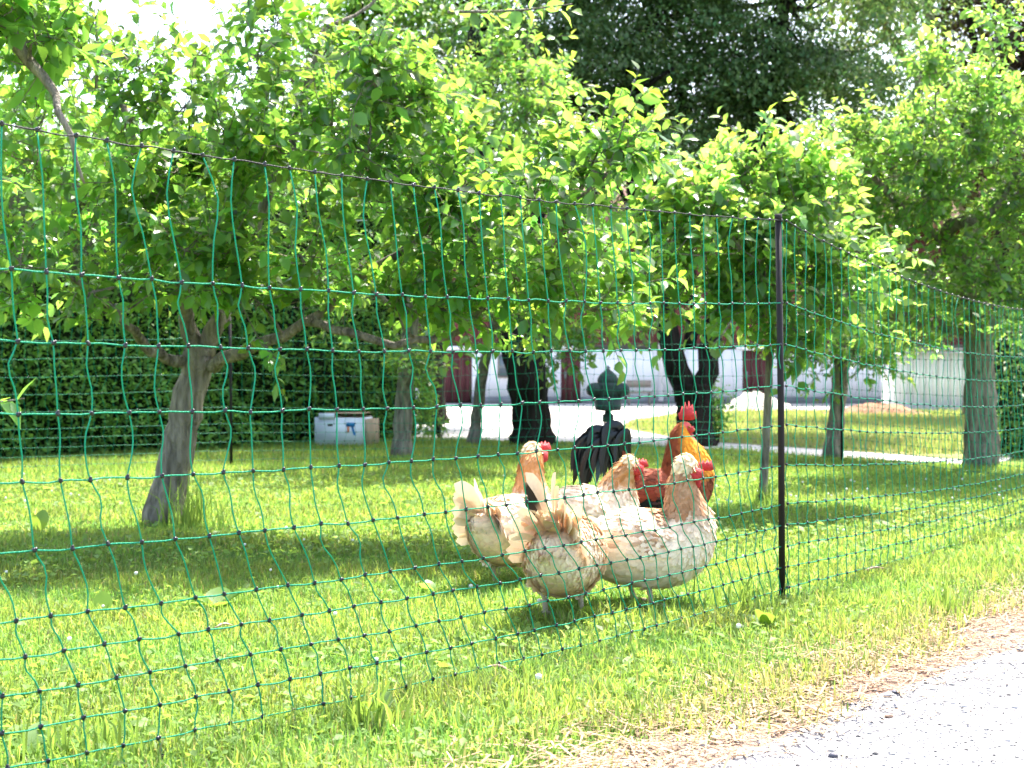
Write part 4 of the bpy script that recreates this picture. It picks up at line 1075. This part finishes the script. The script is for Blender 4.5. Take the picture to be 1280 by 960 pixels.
def bird(name, label, loc, yaw, spine, radii, colfun, legs, comb, tail, wing_col, seed, vox=.0042, beak_len=.020, hackle=True, crest=None, group=None, wattle=.013, gloss=False, nfe=5200, fvar=.055, face_k=1.0, head_turn=0.0, scale=1.0):
    r = np.random.default_rng(seed)
    root = thing(name, label, 'chicken' if name == 'hen' else 'rooster', loc, yaw, group)
    root.scale = (scale,) * 3
    spine = np.asarray(spine, float)
    if spine.shape[1] == 2: spine = np.stack([spine[:, 0], np.zeros(len(spine)), spine[:, 1]], 1)
    n = 46; S = curve_pts(spine, n); R = curve_pts(np.hstack([np.asarray(radii, float), np.zeros((len(radii), 1))]), n)[:, :2]
    tan = nrmz(np.gradient(S, axis=0)); side = np.tile([0., 1., 0.], (n, 1)); side = nrmz(side - tan * np.sum(side * tan, 1, keepdims=True)); nr = np.cross(tan, side)
    mb = MB(); sd_n = 20; ang = np.arange(sd_n) / sd_n * 2 * PI
    v = (S[:, None] + side[:, None] * (np.cos(ang)[None] * R[:, 1:2])[..., None] + nr[:, None] * (np.sin(ang)[None] * R[:, 0:1])[..., None]).reshape(-1, 3)
    q = [[i * sd_n + j, i * sd_n + (j + 1) % sd_n, (i + 1) * sd_n + (j + 1) % sd_n, (i + 1) * sd_n + j] for i in range(n - 1) for j in range(sd_n)]
    t0 = [[n * sd_n, (j + 1) % sd_n, j] for j in range(sd_n)] + [[n * sd_n + 1, (n - 1) * sd_n + j, (n - 1) * sd_n + (j + 1) % sd_n] for j in range(sd_n)]
    mb.add(np.vstack([v, S[:1], S[-1:]]), t0, q)
    for (hip, knee, hock, foot, fr) in legs:
        mb.tube(curve_pts([hip, knee, hock], 8), np.linspace(fr, .013, 8), 10)
        mb.tube(curve_pts([np.asarray(hock) + [0, 0, .01], hock, foot], 6), [.011, .011, .0095, .0085, .0085, .0095], 8)
        foot = np.asarray(foot)
        for a in (-.55, 0, .55, PI):
            e = foot + np.array([math.cos(a), math.sin(a), 0]) * (.055 if a != PI else .028); e[2] = .005
            m_ = (foot + e) / 2; m_[2] = .012; mb.tube(curve_pts([foot, m_, e], 5), [.0085, .008, .0075, .006, .0045], 6)
    me = voxel_body(mb, vox)
    nv = len(me.vertices); co = np.zeros(nv * 3, np.float32); me.vertices.foreach_get("co", co); co = co.reshape(-1, 3).astype(float)
    no = np.zeros(nv * 3, np.float32); me.vertices.foreach_get("normal", no); no = no.reshape(-1, 3).astype(float)
    j = np.argmin(np.linalg.norm(co[:, None] - S[None], axis=2), 1); tt = j / (n - 1)
    head = S[-6]; hd = tan[-4]
    colr = colfun(co, tt, r)
    shank = (co[:, 2] < min(l[2][2] for l in legs) + .012) & (np.linalg.norm(co - S[j], axis=1) > R[j].max(1) * 1.02)
    colr[shank] = (.45, .36, .26)
    # bare red face
    rel = co - S[-5]; face = (tt > .90) & (np.abs(rel[:, 1]) > .008) & (rel @ hd > -.012)
    colr[face] = (.60, .10, .09)
    ca = me.color_attributes.new("col", 'FLOAT_COLOR', 'POINT'); ca.data.foreach_set("color", np.hstack([colr, np.ones((nv, 1))]).ravel().astype(np.float32))
    me.polygons.foreach_set("use_smooth", np.ones(len(me.polygons), bool)); me.materials.clear(); me.materials.append(M_skin)
    body = obj('body', me, None, root, local=True)
    # plumage
    cand = np.where(~shank & ~((tt > .93)) & (co[:, 2] > .05))[0]
    pick = r.choice(cand, min(nfe, len(cand)), replace=False)
    p, nn_, t_ = co[pick], no[pick], tt[pick]
    flow = -tan[j[pick]]; flow[:, 2] -= .18; flow = flow - nn_ * np.sum(flow * nn_, 1, keepdims=True)
    d = nrmz(nrmz(flow) + nn_ * .085 + r.normal(0, .085, p.shape))
    neck = np.clip((t_ - .60) / .3, 0, 1)
    ln = np.interp(t_, [0, .1, .5, .62, .8, .93], [.027, .031, .029, .028, .027, .013]) * r.uniform(.7, 1.25, len(p)); wd = ln * (.70 - .38 * neck)
    cf = colfun(p, t_, r) * np.clip(r.normal(1, fvar, (len(p), 1)), .45, 1.7)
    mb = MB(); feather_cards(mb, p - nn_ * .002, d, nn_ + r.normal(0, .05, p.shape), ln, wd, cf)
    obj('plumage', mb, M_feather, root, True, local=True, kind='stuff')
    # wings
    for sg in (1, -1):
        wx0, wx1, wz0, wz1, wy = wing_col['box']
        mb = MB(); a, b = 12, 9; vv = []
        for i in range(a):
            u = i / (a - 1); cz = wz0 + (wz1 - wz0) * u; hh_ = wing_col['h'] * math.sin(PI * (.16 + .80 * u)) ** .8; x = wx0 + (wx1 - wx0) * u
            for k in range(b):
                w_ = k / (b - 1) * 2 - 1
                vv.append([x, sg * (wy * (1 - .56 * u * u) - .034 * w_ * w_ + .012 * math.sin(PI * u)), cz + w_ * hh_])
        q = [[i * b + k, (i + 1) * b + k, (i + 1) * b + k + 1, i * b + k + 1] for i in range(a - 1) for k in range(b - 1)]
        if sg > 0: q = [z[::-1] for z in q]
        mb.add(vv, None, q, wing_col['col'](np.array(vv), r))
        W = np.array(vv).reshape(a, b, 3); P, Dr, NN, LN = [], [], [], []
        for i in range(a):
            for k in range(b):
                for rep in range(2):
                    u = i / (a - 1); P.append(W[i, k] + r.normal(0, .004, 3) + [0, sg * .002, 0]); Dr.append([-1, -sg * (.10 + .38 * u) + r.normal(0, .05), (wz1 - wz0) / abs(wx1 - wx0) * .8 + r.normal(0, .12) - .15])
                    NN.append([0.1, sg, .35 * (k / (b - 1) * 2 - 1)]); LN.append(.022 + .045 * u * (.4 + .6 * (k < 6)))
        P = np.array(P); LN = np.array(LN) * r.uniform(.8, 1.2, len(P))
        feather_cards(mb, P, np.array(Dr), np.array(NN), LN, LN * np.interp(LN, [.02, .08], [.62, .34]), wing_col['col'](P, r) * np.clip(r.normal(1, .09, (len(P), 1)), .7, 1.3))
        obj('wing', mb, M_feather, root, True, local=True)
    # tail
    for path, w, up, col, glossy in tail(r):
        obj('tail_feather', ribbon(path, w, up, col), M_gloss if glossy else M_feather, root, True, local=True)
    # head furniture: x axis of the head = hd
    H = S[-4]; k = np.array([hd[0], hd[1], hd[2] * .3]); k = nrmz(k)
    ct, st = math.cos(head_turn), math.sin(head_turn); k = np.array([k[0] * ct - k[1] * st, k[0] * st + k[1] * ct, k[2]]); lat = nrmz(np.cross([0, 0, 1], k)); upv = np.cross(k, lat)
    def hp(x, y, z): return H + k * x + lat * y + upv * z
    hr = R[-6].mean()
    mb = MB(); bp = curve_pts([hp(hr * .25, 0, -.002), hp(hr * .25 + beak_len * .6, 0, -.003), hp(hr * .25 + beak_len, 0, -.010)], 7); mb.tube(bp, [.0095, .0095, .0085, .007, .005, .003, .0012], 8); obj('beak', mb, M_beak, root, True, local=True)
    for sg in (1, -1):
        mb = MB(); mb.add(IV * .0050 + hp(hr * .05, sg * (hr * .80 + .008), .005), IF); e = obj('eye', mb, M_eye, root, True, local=True)
        mb = MB(); mb.add(IV * .0028 + hp(hr * .05, sg * (hr * .80 + .011), .005), IF); o = bpy.data.objects.new('pupil', mb.mesh('pupil', None, True)); o.data.materials.append(M_pupil); COL.objects.link(o); o.parent = e
        # cheek and wattle
        mb = MB(); V = IV * np.array([wattle * .62, .0045, wattle]); mb.add(np.array([hp(hr * .28 + a, sg * .010 + b_, -hr * .55 - wattle * .8 + c_) for a, b_, c_ in V]), IF); w_ = obj('wattle', mb, M_red, root, True, local=True)
        mb = MB(); V = IV * np.array([hr * .85, .010, hr * .80]) * face_k; mb.add(np.array([hp(hr * .15 + a, sg * hr * .74 + b_, -.004 + c_) for a, b_, c_ in V]), IF); obj('face_skin', mb, M_red, root, True, local=True)
    # comb: serrated plate
    out = comb['outline']; th = comb.get('th', .005); mb = MB(); m = len(out); sc = comb['scale']
    o3 = lambda x, z, y: hp(comb['x'] + x * sc, y, comb['z'] + z * sc)
    cen = np.mean(np.array(out), 0)
    vv = [o3(x, z, th * .35) for x, z in out] + [o3(x, z, -th * .35) for x, z in out] + [o3(cen[0], cen[1], th), o3(cen[0], cen[1], -th)]
    tr = [[2 * m, i, (i + 1) % m] for i in range(m)] + [[2 * m + 1, m + (i + 1) % m, m + i] for i in range(m)]
    mb.add(vv, tr, [[i, m + i, m + (i + 1) % m, (i + 1) % m] for i in range(m)]); obj('comb', mb, M_red, root, True, local=True)
    if crest:
        m = crest['n']; mb = MB(); a = r.uniform(0, 2 * PI, m); z = r.uniform(-.75, 1, m); rad = np.sqrt(1 - np.clip(z, -1, 1) ** 2)
        u = np.stack([np.cos(a) * rad, np.sin(a) * rad, z], 1); hx = np.stack([hp(crest['x'] + .006 + (q_[0] + .18 * q_[2]) * crest['r'], q_[1] * crest['r'] * .92, crest['z'] - .010 + q_[2] * crest['r'] * 1.22) for q_ in u])
        wn_ = np.array([k * q_[0] + lat * q_[1] + upv * q_[2] for q_ in u]); fl = np.array([-k * .8 - upv * .7 for q_ in u]); fl = fl - wn_ * np.sum(fl * wn_, 1, keepdims=True)
        dd = nrmz(nrmz(fl) + wn_ * .04 + r.normal(0, .06, u.shape)); ln = crest['len'] * r.uniform(.7, 1.2, m)
        core = MB(); V = []
        for i in range(9):
            th_ = i / 8 * PI
            for j_ in range(14):
                V.append([math.sin(th_) * math.cos(j_ / 14 * 2 * PI), math.sin(th_) * math.sin(j_ / 14 * 2 * PI), math.cos(th_)])
        V = np.array(V) * crest['r'] * .98
        core.add(np.array([hp(crest['x'] + .006 + a_ * 1.0 + c_ * .18, b_ * .92, crest['z'] - .010 + c_ * 1.22) for a_, b_, c_ in V]), None, [[i * 14 + j_, i * 14 + (j_ + 1) % 14, (i + 1) * 14 + (j_ + 1) % 14, (i + 1) * 14 + j_] for i in range(8) for j_ in range(14)], crest['col'])
        feather_cards(core, hx, dd, wn_, ln * .60, ln * .46, np.ones((m, 3)) * np.asarray(crest['col']) * np.clip(r.normal(1, .06, (m, 1)), .8, 1.2))
        obj('crest', core, M_feather, root, True, local=True)
    return root

CREAM = np.array([.82, .72, .56]); WHITE = np.array([.95, .78, .59]); BUFF = np.array([.66, .40, .19]); BROWN = np.array([.46, .24, .11]); TAUPE = np.array([.66, .50, .34])
def mixc(a, b, f): f = np.asarray(f)[:, None]; return a * (1 - f) + b * f
def ss(x, a, b): t = np.clip((x - a) / (b - a), 0, 1); return t * t * (3 - 2 * t)

def hen_col(neck, back, neck_from=.58, back_amt=.6):
    def f(p, t, r):
        c = np.tile(WHITE, (len(p), 1))
        mott = .5 + .5 * np.sin(p[:, 0] * 90 + 3 * np.sin(p[:, 2] * 70)) * np.sin(p[:, 2] * 60 + p[:, 1] * 50)
        c = mixc(c, back, ss(p[:, 2], .17, .27) * (1 - ss(t, .5, .65)) * back_amt * (.75 + .25 * mott))
        c = mixc(c, neck, ss(t, neck_from, neck_from + .10) * (1 - ss(t, .90, .95)) * (.80 + .20 * mott) * (1 - .65 * ss(p[:, 0], .17, .21)))
        c = mixc(c, CREAM, ss(t, .90, .95))
        return c
    return f
def hen_legs(x=-.005, spread=.045, hz=.13, hock=.068):
    return [((x + dx, s_ * spread, hz), (x + dx + .02, s_ * spread, hz - .02), (x + dx - .012, s_ * spread, hock), (x + dx + .004, s_ * spread, .010), .05) for s_, dx in ((1, -.025), (-1, .03))]

COMB_S = dict(outline=[(-1, -.3), (-.9, .25), (-.62, .55), (-.5, .25), (-.2, .8), (-.02, .35), (.28, .85), (.42, .35), (.72, .65), (.95, .1), (1.1, -.35), (.5, -.5), (-.5, -.45)], scale=.020, x=.008, z=.026, th=.005)
COMB_L = dict(outline=[(-1.2, -.3), (-1.35, .35), (-1.0, .5), (-.75, 1.0), (-.5, .55), (-.3, 1.35), (-.02, .65), (.25, 1.4), (.42, .6), (.72, 1.1), (.82, .35), (1.15, .45), (1.2, -.3), (.5, -.5), (-.5, -.45)], scale=.027, x=.004, z=.042, th=.008)
COMB_L['outline'] = [(x_, z_ * 1.55 if z_ > 0 else z_) for x_, z_ in COMB_L['outline']]

def hen_tail(base, elev, length, col, dark_idx=(), n=8, w=.017, spread=.42, lean=0.0):
    def f(r):
        out = []
        for sg in (1, -1):
            for i in range(n):
                e = elev - i * .115 + r.normal(0, .04); az_ = sg * (.08 + spread * i / n) + r.normal(0, .04) + lean
                d0 = np.array([-math.cos(e) * math.cos(az_), math.cos(e) * math.sin(az_) + sg * .10 + lean * .5, math.sin(e)]); d0 = nrmz(d0)
                b = np.array(base) + np.array([.012 * i, sg * (.006 + .006 * i), -.014 * i]); L_ = length * (1 - .05 * i) * r.uniform(.92, 1.05)
                pth = curve_pts([b, b + d0 * L_ * .55 + np.array([0, 0, .004]), b + d0 * L_ + np.array([-.012, sg * .012, -.010])], 9)
                c = np.tile(np.asarray(col) * r.uniform(.85, 1.1), (9, 1))
                if (sg, i) in dark_idx: c[4:8] = (.035, .028, .022); c[3] *= .6; c[8] *= .5
                elif i % 2: c[2:7] *= .88
                out.append((pth, w, np.array([.35, sg * .9, .2]), c, False))
        # soft cushion feathers round the tail root
        for k in range(26):
            a = r.uniform(-1, 1); b = np.array(base) + np.array([.03 + r.uniform(-.015, .025), a * .05, -.02 + r.normal(0, .015)]); d0 = nrmz(np.array([-.8, a * .5, .55 + r.normal(0, .2)]))
            L_ = length * r.uniform(.45, .7); out.append((curve_pts([b, b + d0 * L_ * .5, b + d0 * L_ + np.array([0, 0, -.006])], 6), w * .85, np.array([.4, a, .8]), np.tile(np.asarray(col) * r.uniform(.88, 1.12), (6, 1)), False))
        return out
    return f

# right-hand hen (D): side on, head drawn back
spD = [(-.175, .215), (-.15, .195), (-.09, .178), (-.01, .172), (.07, .172), (.115, .195), (.13, .245), (.122, .30), (.118, .345), (.128, .375), (.146, .388), (.162, .390)]
rdD = [(.02, .02), (.062, .055), (.100, .088), (.115, .108), (.112, .110), (.098, .098), (.080, .078), (.060, .056), (.047, .044), (.040, .037), (.030, .028), (.012, .012)]
wcD = dict(box=(.085, -.135, .185, .205, .104), h=.062, col=lambda p, r: mixc(np.tile(np.array([.58, .42, .30]), (len(p), 1)), BROWN, np.clip(ss(p[:, 0], -.05, .06) * .55 + .25 * np.sin(p[:, 0] * 130 + p[:, 2] * 90), 0, .7)))
locD = gnd(802, 4.17)
bird('hen', 'cream hen with mottled tan wing standing side on at the right of the flock', locD, -.10, spD, rdD, hen_col(np.array([.36, .165, .065]), TAUPE, .53, .5), hen_legs(.0, .045, .12), dict(COMB_S, x=.034, z=.016, scale=.026, th=.008),
     hen_tail((-.150, 0, .235), .85, .088, (.62, .50, .38), ((-1, 2), (-1, 3), (-1, 5), (1, 3)), n=8, w=.015), wcD, 1, crest=dict(n=260, x=-.032, z=.020, r=.037, len=.034, col=(.82, .69, .46)), wattle=.017, group='cream hens behind the net')

# left hen (A): body angled away, head turned right
spA = [(-.165, .235), (-.14, .215), (-.08, .19), (.0, .182), (.07, .185), (.11, .215), (.118, .27), (.115, .325), (.118, .365), (.128, .395), (.147, .408), (.163, .408)]
rdA = [(.02, .02), (.06, .055), (.098, .088), (.112, .105), (.108, .105), (.092, .092), (.070, .068), (.052, .048), (.043, .040), (.039, .036), (.030, .028), (.012, .012)]
wcA = dict(box=(.075, -.14, .195, .215, .100), h=.058, col=lambda p, r: mixc(np.tile(np.array([.78, .66, .50]), (len(p), 1)), np.array([.58, .36, .2]), np.clip(.30 * np.sin(p[:, 2] * 110) + .2 * ss(p[:, 2], .2, .16), 0, .6)))
locA = gnd(637, 4.52)
bird('hen', 'cream hen with orange neck and raised fan tail at the left of the flock', locA, .95, spA, rdA, hen_col(np.array([.58, .23, .055]), np.array([.72, .54, .34]), .56, .3), hen_legs(.01, .045, .12), dict(COMB_S, x=.024, z=.020, scale=.028, th=.008),
     hen_tail((-.145, 0, .255), .92, .125, (.80, .64, .46), ((-1, 4),(-1,5)), n=8, w=.022, spread=.55), wcA, 2, crest=dict(n=240, x=-.027, z=.014, r=.033, len=.028, col=(.82, .68, .45)), wattle=.014, head_turn=-.45, group='cream hens behind the net')

# middle hen (B): seen from behind, head down in the grass
spB = [(-.165, .235), (-.14, .212), (-.08, .185), (.0, .176), (.07, .172), (.12, .160), (.16, .135), (.185, .105), (.205, .082), (.222, .066), (.236, .056), (.246, .052)]
rdB = [(.02, .02), (.066, .06), (.104, .096), (.116, .112), (.110, .108), (.088, .086), (.062, .06), (.048, .045), (.040, .037), (.036, .033), (.028, .026), (.012, .012)]
wcB = dict(box=(.075, -.14, .19, .205, .106), h=.062, col=lambda p, r: mixc(np.tile(np.array([.74, .56, .38]), (len(p), 1)), BROWN, np.clip(.25 * np.sin(p[:, 2] * 100 + p[:, 0] * 60), 0, .6)))
locB = gnd(704, 3.99)
bird('hen', 'cream hen seen from behind with raised dark-centred tail, nearest the net', locB, 1.32, spB, rdB, hen_col(np.array([.55, .26, .09]), np.array([.66, .42, .22]), .62, .65), hen_legs(.0, .045, .12), dict(COMB_S),
     hen_tail((-.140, 0, .270), 1.25, .165, (.78, .58, .40), ((1, 1), (1, 2)), n=9, w=.019, spread=.5, lean=.10), wcB, 3, crest=dict(n=90, x=-.018, z=.012, r=.032, len=.026, col=(.8, .66, .44)), group='cream hens behind the net')

# brown-necked hen behind (C)
spC = [(-.165, .225), (-.14, .205), (-.08, .182), (.0, .176), (.07, .178), (.105, .205), (.118, .25), (.128, .29), (.140, .318), (.155, .338), (.176, .345), (.192, .343)]
rdC = [(.02, .02), (.06, .055), (.098, .088), (.112, .105), (.108, .105), (.092, .092), (.076, .074), (.060, .056), (.047, .044), (.040, .037), (.030, .028), (.012, .012)]
wcC = dict(box=(.075, -.14, .19, .205, .100), h=.058, col=lambda p, r: np.tile(np.array([.7, .52, .34]), (len(p), 1)))
locC = gnd(728, 4.93)
bird('hen', 'hen with rich brown neck whose head shows above the backs of the front hens', locC, .10, spC, rdC, hen_col(np.array([.42, .165, .035]), np.array([.7, .52, .34]), .56, .5), hen_legs(.0, .045, .12), dict(COMB_S, x=.022, z=.014, scale=.025, th=.008),
     hen_tail((-.145, 0, .245), .75, .09, (.74, .6, .45), (), n=5, w=.02), wcC, 4, crest=dict(n=240, x=-.028, z=.013, r=.035, len=.03, col=(.80, .62, .37)), wattle=.016, group='cream hens behind the net')

# rooster
spR = [(-.16, .265), (-.13, .250), (-.06, .238), (.02, .228), (.09, .226), (.13, .262), (.138, .32), (.130, .375), (.122, .42), (.122, .455), (.138, .475), (.156, .476)]
rdR = [(.02, .02), (.052, .048), (.086, .075), (.098, .09), (.100, .094), (.106, .092), (.100, .080), (.080, .062), (.058, .047), (.041, .036), (.030, .027), (.012, .012)]
def roo_col(p, t, r):
    black = np.array([.018, .016, .018]); red = np.array([.32, .075, .035]); orange = np.array([.92, .36, .03])
    c = np.tile(black, (len(p), 1)); streak = .5 + .5 * np.sin(p[:, 1] * 260 + p[:, 0] * 40)
    c = mixc(c, red, ss(p[:, 2], .215, .25) * (1 - ss(t, .5, .6)) * (.7 + .3 * streak))
    neck_c = mixc(np.tile(np.array([.24, .055, .02]), (len(p), 1)), orange, ss(p[:, 0] - .04 * (p[:, 2] - .3) / .1 * .3, .082, .118) * (.8 + .2 * streak))  # orange toward the front, dark red behind: lit side put into the colour
    c = mixc(c, neck_c, ss(t, .50, .58) * ss(p[:, 2], .20, .235))
    return c
def roo_tail(r):
    out = []
    B0 = np.array([-.085, 0, .262])
    for i in range(54):
        sg = 1 if i % 2 else -1; k = (i // 2) / 26
        lat_ = sg * r.uniform(.004, .05)
        top = np.array([-.005 - .065 * k + r.normal(0, .008), lat_ * .8, .205 - .035 * abs(k - .3) + r.normal(0, .008)])
        end = top + np.array([-.03 - .050 * k - .03 * r.random(), lat_ * .5, -.05 - .16 * r.random()])
        b = B0 + np.array([-.03 * k + r.normal(0, .006), lat_ * .5, r.normal(0, .012)])
        p = curve_pts([b, b + top * np.array([.30, .6, .55]), b + top * np.array([.85, 1, .96]), b + top * .45 + end * .55 + np.array([-.012, 0, .035]), b + end], 18)
        c = np.array([.012, .075, .11]) if i in (3, 7, 11, 15, 19, 25, 31) else np.array([.006, .007, .008]); out.append((p, .008 + .006 * r.random(), np.array([.3, sg, .2]), np.tile(c, (18, 1)), True))  # a few feathers tinted teal: bluish sheen put into their colour
    for i in range(2):    # the two long outer sickles
        sg = 1 if i else -1; b = B0 + np.array([-.02, sg * .01, 0])
        p = curve_pts([b, b + np.array([-.05, sg * .02, .12]), b + np.array([-.11, sg * .03, .185]), b + np.array([-.165, sg * .03, .15]), b + np.array([-.185, sg * .03, .05])], 18)
        out.append((p, .012, np.array([.3, sg, .2]), np.tile(np.array([.007, .010, .014]), (18, 1)), True))
    for i in range(14):   # shorter coverts, reddish edges
        sg = 1 if i % 2 else -1; b = B0 + np.array([.02 + r.uniform(-.01, .02), sg * r.uniform(.01, .045), .0]); e = b + np.array([-.02 - r.uniform(0, .07), sg * .02, r.uniform(-.02, .17)])
        out.append((curve_pts([b, (b + e) / 2 + np.array([0, 0, .035]), e], 9), .012, np.array([.3, sg, .5]), np.tile(np.array([.20, .05, .025]) if i % 3 else np.array([.55, .42, .30]), (9, 1)), False))
    for i in range(16):   # white fluff under the tail root
        sg = 1 if i % 2 else -1; b = np.array([-.085 + r.normal(0, .012), sg * r.uniform(.045, .07), .24 + r.normal(0, .018)]); e = b + np.array([-.03, sg * .008, -.045])
        out.append((curve_pts([b, (b + e) / 2, e], 5), .010, np.array([.1, sg, .2]), np.tile(np.array([.75, .71, .66]), (5, 1)), False))
    return out
wcR = dict(box=(.085, -.12, .235, .235, .088), h=.052, col=lambda p, r: mixc(np.tile(np.array([.30, .055, .03]), (len(p), 1)), np.array([.02, .03, .04]), ss(-p[:, 2], -.225, -.20)))
roo_legs = [((dx, s_ * .045, .17), (dx + .03, s_ * .045, .14), (dx - .015, s_ * .045, .10), (dx + .005, s_ * .045, .010), .048) for s_, dx in ((1, -.02), (-1, .03))]
locR = gnd(812, 5.27)
bird('rooster', 'rooster with glossy black sickle tail, orange neck and tall red comb behind the hens', locR, .06, spR, rdR, roo_col, roo_legs, COMB_L, roo_tail, wcR, 9, wattle=.022, scale=.98, nfe=5600, fvar=.26, face_k=.72)

# ------------------------------------------------------------------ tidy
for o in OFFS:
    if '_off' in o: del o['_off']
